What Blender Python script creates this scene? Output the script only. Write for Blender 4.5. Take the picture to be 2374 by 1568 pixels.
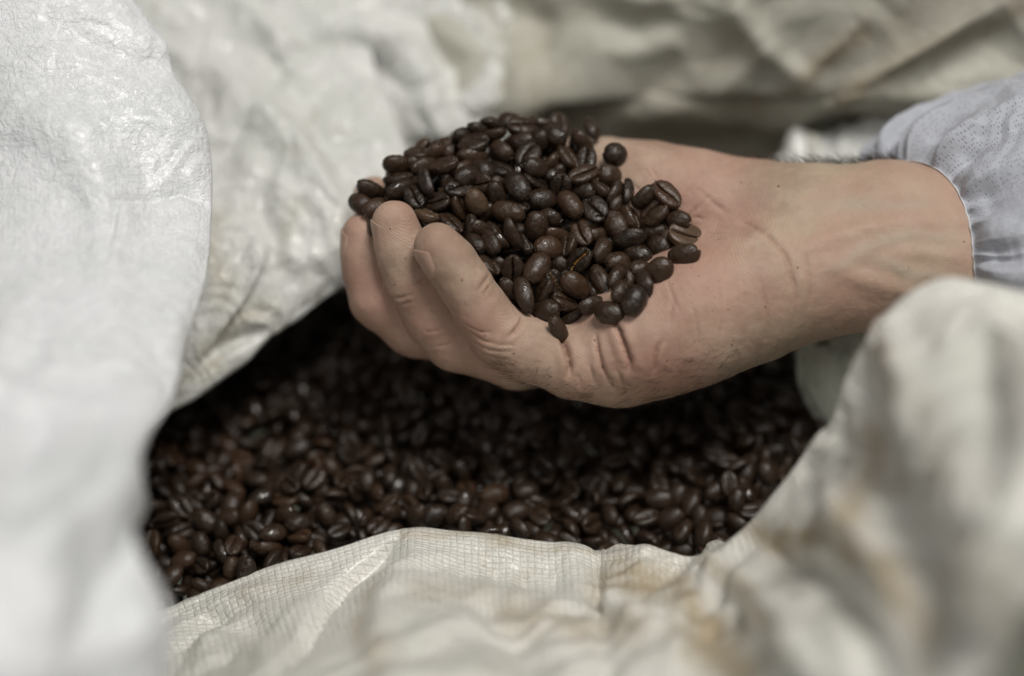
import bpy, bmesh, math, random, time
import numpy as np
from mathutils import Vector, Matrix, Quaternion, noise as mnoise
T0 = time.time()
for o in list(bpy.data.objects): bpy.data.objects.remove(o)
scene = bpy.context.scene
COL = scene.collection

# ------------------------------------------------------------------ camera, world, lamps
FPX = 3297.0            # focal length in picture units (picture is 2374 units wide)
S = 0.135               # mm per picture unit at the focus distance
DF = FPX * S            # focus distance in mm
PITCH = math.radians(50)
CAMH = 387.0            # mm above the bean surface
cam_d = bpy.data.cameras.new("camera"); cam = bpy.data.objects.new("camera", cam_d); COL.objects.link(cam)
cam_d.lens = 50; cam_d.sensor_width = 36; cam_d.clip_start = 0.02; cam_d.clip_end = 20
cam.location = (0, 0, CAMH/1000); cam.rotation_euler = (math.pi/2-PITCH, 0, 0)
cam_d.dof.use_dof = True; cam_d.dof.focus_distance = (DF-11)/1000; cam_d.dof.aperture_fstop = 2.1
cam_d.dof.aperture_blades = 0
scene.camera = cam

world = bpy.data.worlds.new("World"); scene.world = world; world.use_nodes = True
bg = world.node_tree.nodes["Background"]
bg.inputs[0].default_value = (0.91, 0.90, 0.88, 1); bg.inputs[1].default_value = 0.10

def area_lamp(name, loc, target, size, power, color, size_y=None):
    d = bpy.data.lights.new(name, 'AREA'); d.energy = power; d.color = color; d.size = size
    if size_y: d.shape = 'RECTANGLE'; d.size_y = size_y
    o = bpy.data.objects.new(name, d); COL.objects.link(o); o.location = loc
    o.rotation_euler = (Vector(target)-Vector(loc)).to_track_quat('-Z', 'Y').to_euler()
    return o
area_lamp("overhead_light", (0.34, 0.36, 1.44), (0.0, 0.28, 0.06), 0.50, 17.5, (1.0, 0.972, 0.925))  # main lamp, overhead and slightly to the right
area_lamp("fill_light", (-0.55, -0.45, 1.6), (0.05, 0.28, 0.05), 0.7, 5.5, (0.99, 0.98, 0.95))  # added fill with no visible source, brightens the right rim

scene.view_settings.view_transform = 'Standard'; scene.view_settings.look = 'None'
scene.view_settings.exposure = 0.0; scene.view_settings.gamma = 1.0
scene.cycles.use_denoising = True; scene.cycles.sample_clamp_direct = 3.0; scene.cycles.sample_clamp_indirect = 2.0

# ------------------------------------------------------------------ coordinates
# H frame: millimetres, X right, Y up in the view, Z towards the camera, origin on the optical axis at focus
Rcw = np.array([[1, 0, 0], [0, math.sin(PITCH), -math.cos(PITCH)], [0, math.cos(PITCH), math.sin(PITCH)]])
CAMP = np.array([0, 0, CAMH])
def HP(px, py, z):
    """picture direction + distance from the focus plane (in units) -> H millimetres"""
    D = DF - z*S
    return np.array([(px-1187.0)/FPX*D, -(py-784.0)/FPX*D, z*S])
def HPa(a):
    a = np.asarray(a, float); D = DF - a[..., 2]*S
    return np.stack([(a[..., 0]-1187.0)/FPX*D, -(a[..., 1]-784.0)/FPX*D, a[..., 2]*S], -1)
def toPX(p):
    p = np.asarray(p, float); D = DF - p[..., 2]
    return np.stack([1187.0+p[..., 0]/D*FPX, 784.0-p[..., 1]/D*FPX], -1)
def H2W(p):
    p = np.asarray(p, float) - np.array([0, 0, DF])
    return (p @ Rcw.T + CAMP)/1000.0
def W2H(w):
    return (np.asarray(w, float)*1000.0 - CAMP) @ Rcw + np.array([0, 0, DF])
UPH = np.array([0, math.cos(PITCH), math.sin(PITCH)])     # world up in H
AWAY = np.array([0, math.sin(PITCH), -math.cos(PITCH)])   # horizontal, away from the camera, in H

# ------------------------------------------------------------------ numpy noise
_rng = np.random.RandomState(7)
_P = _rng.permutation(512); _G = _rng.normal(size=(512, 3)); _G /= np.linalg.norm(_G, axis=1)[:, None]
def _h(i, j, k): return _P[(_P[(_P[i & 511]+j) & 511]+k) & 511]
def pnoise(p):
    p = np.asarray(p, float); i = np.floor(p).astype(int); f = p-i; u = f*f*f*(f*(f*6-15)+10)
    r = 0
    for dx in (0, 1):
        for dy in (0, 1):
            for dz in (0, 1):
                g = _G[_h(i[..., 0]+dx, i[..., 1]+dy, i[..., 2]+dz)]
                d = (g*(f-np.array([dx, dy, dz]))).sum(-1)
                w = (u[..., 0] if dx else 1-u[..., 0])*(u[..., 1] if dy else 1-u[..., 1])*(u[..., 2] if dz else 1-u[..., 2])
                r = r+w*d
    return r*1.6
def fbm(p, n=4):
    s = 0; a = 1.0
    for k in range(n): s = s+a*pnoise(p*(2.03**k)+k*17.3); a *= .5
    return s
def ridged(p, n=3):
    s = 0; a = 1.0
    for k in range(n): s = s+a*(1-2*np.abs(pnoise(p*(2.1**k)+k*9.1))); a *= .5
    return s
def crumple(p, n=3, seed=0):
    """creased-sheet relief: folded (triangle-wave) warped directions, flat facets between sharp ridges"""
    s = 0; r = np.random.RandomState(seed+11)
    for k in range(n):
        f = 1.55**k; a = 1.0/f
        d = r.normal(size=3); d /= np.linalg.norm(d)
        q = p*f
        w = pnoise(q*.55+k*5.1+seed)*1.5
        t = q@d+w
        tri = np.abs((t-np.floor(t))*2-1)
        amp = np.clip(.5+pnoise(q*.4+k*3.3+seed+40)*1.1, 0, 1.3)
        s = s+a*amp*(tri-.5)
    return s

# ------------------------------------------------------------------ mesh helpers
def new_mesh(name, verts, faces, smooth=True):
    me = bpy.data.meshes.new(name)
    verts = np.asarray(verts, np.float32); faces = np.asarray(faces, np.int32)
    me.vertices.add(len(verts)); me.vertices.foreach_set("co", verts.ravel())
    n, k = faces.shape
    me.loops.add(n*k); me.loops.foreach_set("vertex_index", faces.ravel())
    me.polygons.add(n); me.polygons.foreach_set("loop_start", np.arange(0, n*k, k, dtype=np.int32))
    me.update(calc_edges=True); me.validate()
    me.polygons.foreach_set("use_smooth", np.full(len(me.polygons), smooth)); me.update()
    return me
def link(name, me, mat=None, parent=None, label=None, cat=None, group=None, kind=None):
    o = bpy.data.objects.new(name, me); COL.objects.link(o)
    if mat is not None and me is not None and not len(me.materials): me.materials.append(mat)
    if parent is not None: o.parent = parent
    if label: o["label"] = label
    if cat: o["category"] = cat
    if group: o["group"] = group
    if kind: o["kind"] = kind
    return o
def attr(me, name, vals):
    a = me.attributes.new(name, 'FLOAT', 'POINT'); a.data.foreach_set("value", np.asarray(vals, np.float32))
def grid_faces(nu, nv, wrapu=False):
    i, j = np.meshgrid(np.arange(nu if wrapu else nu-1), np.arange(nv-1), indexing='ij')
    a = i*nv+j; b = ((i+1) % nu)*nv+j
    return np.stack([a, b, b+1, a+1], -1).reshape(-1, 4)

class NT:
    def __init__(s, name):
        s.m = bpy.data.materials.new(name); s.m.use_nodes = True; s.t = s.m.node_tree; s.t.nodes.clear()
        s.out = s.n('ShaderNodeOutputMaterial'); s.b = s.n('ShaderNodeBsdfPrincipled'); s.l(s.b.outputs[0], s.out.inputs[0])
    def n(s, k, **kw):
        x = s.t.nodes.new(k)
        for a, v in kw.items(): setattr(x, a, v)
        return x
    def l(s, a, b): s.t.links.new(a, b)
    def setin(s, i, v):
        if isinstance(v, bpy.types.NodeSocket): s.l(v, i)
        elif v is not None: i.default_value = v
    def math(s, op, a, b=None, c=None, clamp=False):
        x = s.n('ShaderNodeMath', operation=op); x.use_clamp = clamp
        for i, v in zip(x.inputs, (a, b, c)): s.setin(i, v)
        return x.outputs[0]
    def mix(s, f, a, b, mode='MIX'):
        x = s.n('ShaderNodeMix', data_type='RGBA', blend_type=mode)
        s.setin(x.inputs[0], f); s.setin(x.inputs[6], a); s.setin(x.inputs[7], b); return x.outputs[2]
    def noise(s, vec, scale, detail=4, rough=.5, dist=0):
        x = s.n('ShaderNodeTexNoise'); s.setin(x.inputs['Vector'], vec); x.inputs['Scale'].default_value = scale
        x.inputs['Detail'].default_value = detail; x.inputs['Roughness'].default_value = rough; x.inputs['Distortion'].default_value = dist
        return x.outputs[0]
    def vor(s, vec, scale, feature='F1', rnd=1):
        x = s.n('ShaderNodeTexVoronoi', feature=feature); s.setin(x.inputs['Vector'], vec); x.inputs['Scale'].default_value = scale
        x.inputs['Randomness'].default_value = rnd
        return x.outputs['Distance']
    def ramp(s, f, lo, hi, a=0., b=1.):
        x = s.n('ShaderNodeMapRange'); x.clamp = True; s.setin(x.inputs[0], f)
        x.inputs[1].default_value = lo; x.inputs[2].default_value = hi; x.inputs[3].default_value = a; x.inputs[4].default_value = b
        x.interpolation_type = 'SMOOTHSTEP'
        return x.outputs[0]
    def at(s, name): return s.n('ShaderNodeAttribute', attribute_name=name)
    def obj(s): return s.n('ShaderNodeTexCoord').outputs['Object']
    def uv(s): return s.n('ShaderNodeTexCoord').outputs['UV']
    def mapping(s, vec, scale, rot=(0, 0, 0)):
        x = s.n('ShaderNodeMapping'); s.l(vec, x.inputs[0]); x.inputs['Scale'].default_value = scale; x.inputs['Rotation'].default_value = rot
        return x.outputs[0]
    def bump(s, h, strength, dist, normal=None):
        x = s.n('ShaderNodeBump'); s.setin(x.inputs['Height'], h); x.inputs['Strength'].default_value = strength
        x.inputs['Distance'].default_value = dist; s.setin(x.inputs['Normal'], normal); return x.outputs[0]
# ------------------------------------------------------------------ the hand: one implicit surface
def rcone(P, a, b, r1, r2):
    a = np.asarray(a); b = np.asarray(b); ba = b-a; l2 = ba@ba; rr = r1-r2; a2 = l2-rr*rr; il2 = 1.0/l2
    pa = P-a; y = pa@ba; z = y-l2
    x2 = ((pa*l2-y[:, None]*ba)**2).sum(1); y2 = y*y*l2; z2 = z*z*l2
    k = np.sign(rr)*rr*rr*x2
    d = (np.sqrt(x2*a2*il2)+y*rr)*il2-r1
    m1 = np.sign(z)*a2*z2 > k; d = np.where(m1, np.sqrt(x2+z2)*il2-r2, d)
    m2 = (~m1) & (np.sign(y)*a2*y2 < k); d = np.where(m2, np.sqrt(x2+y2)*il2-r1, d)
    return d
def ell(P, c, ax, r):
    """ellipsoid, ax rows = axes"""
    q = (P-np.asarray(c))@np.asarray(ax).T; r = np.asarray(r)
    k0 = np.linalg.norm(q/r, axis=1); k1 = np.linalg.norm(q/(r*r), axis=1)+1e-9
    return k0*(k0-1)/k1
def smin(a, b, k):
    h = np.maximum(k-np.abs(a-b), 0)/k
    return np.minimum(a, b)-h*h*h*k/6.0
def R_(r, z): return r*S*(DF-z*S)/DF
def chain(P, pts, k=3.0):
    d = None
    for (x0, y0, z0, r0), (x1, y1, z1, r1) in zip(pts[:-1], pts[1:]):
        e = rcone(P, HP(x0, y0, z0), HP(x1, y1, z1), R_(r0, z0), R_(r1, z1))
        d = e if d is None else smin(d, e, k)
    return d
LITTLE = [(1440, 850, 10, 92), (1330, 838, 30, 84), (1226, 811, 50, 72), (1156, 775, 64, 68), (1115, 719, 88, 61), (1077, 658, 106, 59), (1047, 613, 116, 58), (1014, 572, 124, 55)]
RING = [(1420, 785, -110, 100), (1200, 815, -60, 86), (1060, 785, -30, 74), (1010, 735, -10, 70), (962, 655, 15, 66), (935, 585, 32, 60), (915, 518, 46, 53)]
MIDDLE = [(1380, 700, -200, 100), (1130, 775, -140, 86), (965, 750, -95, 76), (885, 690, -75, 72), (858, 630, -62, 60), (850, 590, -52, 56), (842, 545, -45, 50)]
INDEX = [(1360, 600, -300, 100), (1120, 640, -250, 82), (960, 610, -215, 70), (887, 520, -190, 60), (867, 459, -175, 49)]
THUMB = [(1640, 520, -150, 120), (1500, 455, -175, 112), (1400, 425, -195, 95), (1290, 400, -215, 76), (1180, 400, -225, 70), (1090, 420, -220, 58)]
def hand_sdf(P):
    # forearm: two bone masses
    f1 = chain(P, [(2700, 470, -60, 175), (2250, 545, -62, 138), (2050, 530, -60, 146), (1880, 520, -70, 122), (1780, 520, -80, 112)], 12)
    f2 = chain(P, [(2700, 620, 0, 175), (2250, 625, -14, 140), (2050, 620, -8, 138), (1880, 640, -5, 130), (1780, 655, 0, 126)], 12)
    arm = smin(f1, f2, 14)
    # palm
    hyp = chain(P, [(1850, 645, -5, 122), (1730, 688, 5, 146), (1600, 735, 15, 152), (1500, 775, 10, 142), (1420, 815, 0, 124)], 10)
    the = chain(P, [(1860, 510, -90, 104), (1740, 495, -115, 112), (1610, 482, -125, 124), (1500, 470, -140, 122), (1410, 440, -170, 104)], 10)
    mid = chain(P, [(1830, 590, -90, 110), (1640, 620, -120, 110), (1480, 660, -170, 110), (1380, 690, -200, 105)], 14)
    web = chain(P, [(1560, 540, -190, 105), (1370, 590, -280, 100)], 14)
    d = smin(hyp, mid, 10); d = smin(d, the, 10); d = smin(d, web, 14); d = smin(d, arm, 12)
    d = smin(d, chain(P, THUMB, 5), 9)
    out = d
    for ch, k in ((INDEX, 5), (MIDDLE, 5), (RING, 5), (LITTLE, 5)):
        f = chain(P, ch, 4)
        out = np.minimum(out, smin(d, f, 4.5))
    return out
# flexor tendons and veins on the wrist, knuckle swellings, pads: smooth displacement of the field (mm)
def blob(P, c, r, a):
    return -a*np.exp(-((P-c)**2).sum(1)/(r*r))
def polyd(P, line):
    best = np.full(len(P), 1e9); tt = np.zeros(len(P)); n = len(line)-1
    for k in range(n):
        a, b = line[k], line[k+1]; ba = b-a
        t = np.clip(((P-a)@ba)/(ba@ba+1e-9), 0, 1); dd = ((P-a-t[:, None]*ba)**2).sum(1)
        m = dd < best; best = np.where(m, dd, best); tt = np.where(m, (k+t)/n, tt)
    return np.sqrt(best), tt
def shoot(px, py):
    """picture position -> first point on the hand surface seen from the camera (H mm)"""
    px = np.atleast_1d(np.asarray(px, float)); py = np.atleast_1d(np.asarray(py, float))
    d = np.stack([(px-1187)/FPX, -(py-784)/FPX, -np.ones_like(px)], -1); d /= np.linalg.norm(d, axis=1)[:, None]
    o = np.array([0, 0, DF]); t = np.full(len(px), DF-45.0); hit = np.ones(len(px), bool)
    for _ in range(60):
        s = hand_sdf(o+d*t[:, None]); t = t+s*0.9
    s = hand_sdf(o+d*t[:, None]); hit = np.abs(s) < .5
    return o+d*t[:, None], hit

def surface_nets(F, org, h):
    nx, ny, nz = F.shape; sg = F < 0
    c = np.zeros((nx-1, ny-1, nz-1), np.int8)
    for dx in (0, 1):
        for dy in (0, 1):
            for dz in (0, 1): c += sg[dx:nx-1+dx, dy:ny-1+dy, dz:nz-1+dz]
    act = (c > 0) & (c < 8); idx = -np.ones(act.shape, int); ii = np.argwhere(act); idx[act] = np.arange(len(ii))
    acc = np.zeros((len(ii), 3)); cnt = np.zeros(len(ii))
    cor = [(dx, dy, dz) for dx in (0, 1) for dy in (0, 1) for dz in (0, 1)]
    for a in cor:
        for ax in range(3):
            if a[ax]: continue
            b = list(a); b[ax] = 1
            fa = F[ii[:, 0]+a[0], ii[:, 1]+a[1], ii[:, 2]+a[2]]; fb = F[ii[:, 0]+b[0], ii[:, 1]+b[1], ii[:, 2]+b[2]]
            m = (fa < 0) != (fb < 0); t = np.where(m, fa/(fa-fb+1e-12), 0)
            p = np.array(a, float)+t[:, None]*(np.array(b)-np.array(a))
            acc += p*m[:, None]; cnt += m
    V = (ii+acc/cnt[:, None])*h+org
    faces = []
    for ax in range(3):
        sl0 = [slice(None)]*3; sl1 = [slice(None)]*3; sl0[ax] = slice(0, -1); sl1[ax] = slice(1, None)
        e = np.argwhere(sg[tuple(sl0)] != sg[tuple(sl1)])
        u, v = (ax+1) % 3, (ax+2) % 3
        ok = (e[:, u] > 0) & (e[:, v] > 0) & (e[:, u] < F.shape[u]-1) & (e[:, v] < F.shape[v]-1); e = e[ok]
        inside = sg[e[:, 0], e[:, 1], e[:, 2]]
        def q(du, dv):
            x = e.copy(); x[:, u] -= du; x[:, v] -= dv; return idx[x[:, 0], x[:, 1], x[:, 2]]
        f = np.stack([q(1, 1), q(0, 1), q(0, 0), q(1, 0)], -1)
        f[~inside] = f[~inside][:, ::-1]; faces.append(f)
    return V, np.concatenate(faces)
def grad(f, P, e=.05):
    g = np.stack([f(P+np.array(v)*e)-f(P-np.array(v)*e) for v in ((1, 0, 0), (0, 1, 0), (0, 0, 1))], -1)
    return g/(np.linalg.norm(g, axis=1)[:, None]+1e-9)
def subdivide_quads(V, F):
    n = len(V); E = np.stack([F, np.roll(F, -1, 1)], -1).reshape(-1, 2); Es = np.sort(E, 1)
    key = Es[:, 0].astype(np.int64)*n+Es[:, 1]; uq, first, inv = np.unique(key, return_index=True, return_inverse=True)
    mid = (V[Es[first, 0]]+V[Es[first, 1]])/2; cen = V[F].mean(1)
    e = inv.reshape(-1, 4)+n; c = np.arange(len(F))+n+len(mid)
    NF = np.concatenate([np.stack([F[:, k], e[:, k], c, e[:, k-1]], -1) for k in range(4)])
    return np.concatenate([V, mid, cen]), NF
def sstep(x, a, b):
    t = np.clip((x-a)/(b-a), 0, 1); return t*t*(3-2*t)

# ---- skin material
def skin_material():
    m = NT('skin'); o = m.obj(); mm = m.mapping(o, (1000, 1000, 1000))
    n1 = m.noise(mm, .055, 4, .6); n2 = m.noise(mm, .35, 5, .6); n3 = m.noise(mm, .022, 2)
    arm = m.at('arm').outputs['Fac']; cr = m.at('crease').outputs['Fac']; red = m.at('red').outputs['Fac']; vein = m.at('vein').outputs['Fac']
    palm = m.mix(m.ramp(n1, .35, .65), (.315, .215, .155, 1), (.455, .338, .256, 1))
    armc = m.mix(m.ramp(n1, .35, .68), (.365, .287, .207, 1), (.445, .358, .262, 1))
    c = m.mix(arm, palm, armc)
    c = m.mix(m.math('MULTIPLY', red, .6), c, (.38, .18, .130, 1))
    c = m.mix(m.ramp(n2, .52, .72, 0, .25), c, (.52, .38, .30, 1))
    c = m.mix(m.ramp(n3, .42, .62, 0, .55), c, (.41, .225, .175, 1))
    c = m.mix(m.math('MULTIPLY', vein, .35), c, (.36, .34, .27, 1))
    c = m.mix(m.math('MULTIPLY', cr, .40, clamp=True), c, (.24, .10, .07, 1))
    # small brown specks of coffee dust in the skin
    sp = m.vor(mm, .16); sp2 = m.noise(mm, 1.3, 2)
    c = m.mix(m.math('MULTIPLY', m.ramp(sp, .085, .05), m.ramp(sp2, .42, .54)), c, (.16, .06, .03, 1))
    m.l(c, m.b.inputs['Base Color'])
    m.b.inputs['Subsurface Weight'].default_value = .22; m.b.inputs['Subsurface Radius'].default_value = (.0035, .0014, .0008)
    m.b.inputs['Subsurface Scale'].default_value = .6
    m.l(m.ramp(n2, .3, .7, .46, .66), m.b.inputs['Roughness']); m.b.inputs['Specular IOR Level'].default_value = .42
    # dermal lines
    wv = m.n('ShaderNodeTexWave', wave_type='BANDS', bands_direction='DIAGONAL'); m.l(m.mapping(o, (1000, 1000, 1000), (0, .5, .7)), wv.inputs['Vector'])
    wv.inputs['Scale'].default_value = .58; wv.inputs['Distortion'].default_value = 9; wv.inputs['Detail'].default_value = 2; wv.inputs['Detail Scale'].default_value = .12
    pores = m.vor(m.mapping(mm, (1, .6, .6)), 1.1); fine = m.noise(mm, 2.6, 4, .65)
    skinlines = m.vor(m.mapping(mm, (.45, 1, 1), (0, 0, .5)), 1.0, 'DISTANCE_TO_EDGE')
    h = m.math('ADD', m.math('MULTIPLY', wv.outputs['Fac'], m.math('MULTIPLY', m.ramp(n1, .38, .62, .05, .40), m.math('SUBTRACT', 1.0, m.math('MULTIPLY', arm, .8)))), m.math('MULTIPLY', fine, 1.0))
    h = m.math('ADD', h, m.math('MULTIPLY', pores, .25)); h = m.math('ADD', h, m.math('MULTIPLY', m.ramp(skinlines, 0, .12), .16))
    m.l(m.bump(h, .55, .00027), m.b.inputs['Normal'])
    return m.m

# creases: (points in picture units, width mm, depth mm)
CREASES = [
 ([(1296, 778), (1305, 793), (1315, 819), (1322, 848), (1320, 872)], .80, 2.7),
 ([(1418, 735), (1430, 755), (1440, 775), (1449, 797), (1457, 819), (1463, 838), (1459, 856)], .80, 2.7),
 ([(1383, 775), (1387, 795), (1391, 820), (1398, 850), (1409, 873), (1419, 897)], .7, 1.3),
 ([(1367, 842), (1373, 862), (1377, 885)], .5, .5),
 ([(1340, 868), (1346, 884), (1350, 905)], .5, .35),
 ([(1434, 856), (1441, 875), (1447, 895)], .5, .4),
 ([(1536, 787), (1526, 803), (1519, 824), (1519, 848), (1513, 866)], .6, .7),
 ([(1560, 690), (1558, 720), (1548, 755)], .5, .22),
 ([(1620, 440), (1665, 480), (1735, 520), (1790, 556), (1822, 598), (1838, 645), (1846, 690), (1845, 735)], .8, .55),
 ([(1868, 590), (1874, 630), (1878, 680), (1874, 720)], .6, .3),
 ([(1545, 650), (1556, 676), (1568, 705), (1600, 790)], .45, .22),
 ([(1600, 700), (1613, 735), (1620, 775), (1618, 820)], .45, .28),
 ([(1662, 640), (1670, 690), (1672, 760), (1660, 815)], .45, .22),
 ([(1760, 640), (1772, 690), (1780, 735), (1777, 785)], .55, .35),
 ([(1720, 640), (1728, 700), (1725, 780)], .4, .18),
 ([(1212, 734), (1205, 752), (1191, 770), (1176, 784)], .55, .75),
 ([(1135, 636), (1122, 655), (1108, 674)], .6, .45), ([(1143, 650), (1130, 668), (1118, 684)], .4, .25),
 ([(1224, 716), (1240, 735), (1230, 752)], .4, .25),
 ([(1090, 770), (1120, 790), (1160, 800), (1200, 800)], .45, .30), ([(1100, 795), (1140, 812), (1190, 815)], .45, .30),
 ([(1077, 752), (1110, 768), (1140, 772)], .4, .25), ([(1112, 816), (1150, 830), (1185, 836)], .45, .25),
 ([(950, 665), (975, 655), (990, 645)], .45, .3), ([(905, 690), (930, 690), (955, 682)], .45, .3), ([(915, 705), (940, 704), (966, 694)], .4, .25),
 ([(985, 770), (1010, 768), (1035, 755)], .4, .25), ([(1000, 805), (1030, 800), (1060, 790)], .4, .25),
 ([(1486, 352), (1515, 400), (1548, 445)], .5, .25), ([(1465, 345), (1500, 400), (1540, 450)], .4, .2), ([(1570, 520), (1610, 490), (1660, 440)], .5, .3),
 ([(1560, 500), (1620, 505), (1690, 530)], .5, .22), ([(1440, 410), (1480, 440), (1530, 470)], .5, .25), ([(1575, 470), (1590, 445), (1620, 420)], .4, .2),
 ([(1600, 560), (1640, 540), (1700, 545)], .4, .15),
]
VEINS = [([(2230, 560), (2120, 545), (2040, 560), (1960, 610), (1900, 640)], 2.2, .5), ([(2200, 640), (2120, 640), (2060, 610), (2000, 590)], 2.0, .35),
         ([(2180, 470), (2080, 480), (1980, 470), (1880, 480)], 2.4, .35)]
TENDONS = [([(2240, 505), (2150, 515), (2000, 530), (1900, 560), (1840, 590)], 3.0, 1.2), ([(2220, 700), (2120, 680), (2000, 650), (1900, 610)], 3.0, .9), ([(2240, 600), (2130, 585), (2050, 590)], 2.2, .6)]
REDS = [((1500, 870), 12, .55), ((1330, 890), 11, .6), ((1200, 870), 10, .4), ((1120, 770), 9, .5), ((1050, 715), 7, .45), ((1040, 560), 6, .25), ((1630, 640), 20, .35), ((1560, 480), 14, .35),
        ((905, 500), 6, .35), ((830, 540), 7, .5), ((1020, 820), 9, .5), ((960, 690), 9, .3), ((1640, 720), 16, .3), ((1440, 900), 12, .35), ((1130, 700), 8, .3), ((860, 690), 10, .5)]

def build_hand(parent):
    h = 1.1; lo = np.array([-58, -38, -64.]); hi = np.array([175, 75, 34.]); n = ((hi-lo)/h).astype(int)
    # coarse pass finds the band, fine pass only near it
    hc = 4.4; nc = (n//4)+2
    Gc = np.stack(np.meshgrid(*[lo[i]+(np.arange(nc[i])+.5)*hc-h/2 for i in range(3)], indexing='ij'), -1)
    Fc = hand_sdf(Gc.reshape(-1, 3)).reshape(nc)
    F = np.repeat(np.repeat(np.repeat(Fc, 4, 0), 4, 1), 4, 2)[:n[0], :n[1], :n[2]].copy()
    near = np.abs(F) < 8.0; ii = np.argwhere(near); P = lo+ii*h
    F[near] = np.concatenate([hand_sdf(P[i:i+300000]) for i in range(0, len(P), 300000)])
    V, Q = surface_nets(F, lo, h)
    g = grad(hand_sdf, V); V = V-g*hand_sdf(V)[:, None]
    V, Q = subdivide_quads(V, Q)
    g = grad(hand_sdf, V); V = V-g*hand_sdf(V)[:, None]; g = grad(hand_sdf, V)
    off = np.zeros(len(V)); cre = np.zeros(len(V)); vein = np.zeros(len(V)); red = np.zeros(len(V))
    lines = [c[0] for c in CREASES+VEINS+TENDONS]; allp = np.array(sum(lines, []), float); SH, SOK = shoot(allp[:, 0], allp[:, 1]); st = np.cumsum([0]+[len(l) for l in lines]); cnt_ = [0]
    def near_line(pts, rad):
        k = cnt_[0]; cnt_[0] += 1; L = SH[st[k]:st[k+1]][SOK[st[k]:st[k+1]]]
        if len(L) < 2: return None, None, None
        lo_, hi_ = L.min(0)-rad, L.max(0)+rad
        idx = np.where(((V > lo_) & (V < hi_)).all(1))[0]
        d, t = polyd(V[idx]+0.25*np.stack([pnoise(V[idx]*.7+k*9) for k in range(3)], -1), L); return idx, d, t
    for pts, w, dep in CREASES:
        if dep < .8: dep *= 1.6
        idx, d, t = near_line(pts, 9)
        if idx is None: continue
        tap = np.clip(np.sin(np.clip(t, 0.02, .98)*math.pi), 0, 1)**.6
        w = w*.72; off[idx] += tap*(-dep*np.exp(-(d/w)**1.6)+dep*.30*np.exp(-((d-3.6*w)/(3.0*w))**2))
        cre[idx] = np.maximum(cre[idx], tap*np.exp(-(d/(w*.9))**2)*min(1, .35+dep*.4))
        red[idx] = np.maximum(red[idx], tap*np.exp(-(d/(w*3.5))**2)*min(.45, dep*.25))
    for pts, w, a in VEINS+TENDONS:
        idx, d, t = near_line(pts, 12)
        if idx is None: continue
        e = np.exp(-(d/w)**2)*np.clip(np.sin(np.clip(t, .02, .98)*math.pi), 0, 1)**.5
        off[idx] += a*e
        if (pts, w, a) in VEINS: vein[idx] = np.maximum(vein[idx], e)
    for (x, y), r, a in REDS:
        c, ok = shoot(x, y)
        if ok[0]: red = np.maximum(red, a*np.exp(-((V-c[0])**2).sum(1)/(r*r)))
    for (x, y), r, a in (((1372, 800), 6, .9), ((1335, 900), 7, .5), ((1500, 800), 9, .8), ((1425, 850), 6, .6), ((1250, 790), 7, .4), ((1480, 870), 6, .4)):
        c, ok = shoot(x, y); off += a*np.exp(-((V-c[0])**2).sum(1)/(r*r))
    off += .16*fbm(V*.16, 3)+.05*fbm(V*.6, 2)
    V2 = V+g*off[:, None]
    px = toPX(V)[:, 0]
    me = new_mesh('skin_mesh', H2W(V2), Q)
    attr(me, 'crease', cre); attr(me, 'vein', vein); attr(me, 'red', np.clip(red, 0, 1)); attr(me, 'arm', sstep(px+30*pnoise(V*.05), 1730, 1930))
    body = link('body', me, skin_material(), parent)
    # fingernails
    nm = NT('nail'); nm.b.inputs['Base Color'].default_value = (.42, .275, .21, 1); nm.b.inputs['Roughness'].default_value = .32
    nm.b.inputs['Subsurface Weight'].default_value = .2; nm.b.inputs['Subsurface Radius'].default_value = (.002, .001, .0006)
    nn = nm.noise(nm.mapping(nm.obj(), (400, 2600, 400)), 1, 3); nm.l(nm.bump(nn, .25, .0001), nm.b.inputs['Normal'])
    for chn, nd, w in ((LITTLE, (-.80, -.46, .30), 1.0), (RING, (-.92, -.24, .20), 1.0), (MIDDLE, (-.92, -.2, .08), .95)):
        a = HP(*chn[-3][:3]); b = HP(*chn[-1][:3]); r = R_(chn[-1][3], chn[-1][2]); ax = (b-a)/np.linalg.norm(b-a)
        nrm = np.array(nd, float); nrm -= ax*(nrm@ax); nrm /= np.linalg.norm(nrm); bi = np.cross(ax, nrm)
        nu, nv = 25, 21; u, v = np.meshgrid(np.linspace(-1, 1, nu), np.linspace(0, 1, nv), indexing='ij'); u = u.ravel(); v = v.ravel()
        L0, L1 = -1.1*r, .50*r
        along = L0+(L1-L0)*v+(1-v)**2*.30*u*u*r-v**3*.42*u*u*r
        th = u*math.radians(48)*w*(1-.12*(1-v)); base = b+ax*along[:, None]; d = nrm*np.cos(th)[:, None]+bi*np.sin(th)[:, None]; t = np.full(len(u), r*.5)
        for _ in range(25): t = t-hand_sdf(base+d*t[:, None])
        pts = base+d*(t+.13-.45*np.abs(u)**6-.5*(1-v)**6+.18*v*v)[:, None]
        pm = new_mesh('fingernail_mesh', H2W(np.array(pts)), grid_faces(nu, nv))
        o = link('fingernail', pm, nm.m, parent); md = o.modifiers.new('s', 'SOLIDIFY'); md.thickness = .0003; md.offset = 0
    return body, V2, g

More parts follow.
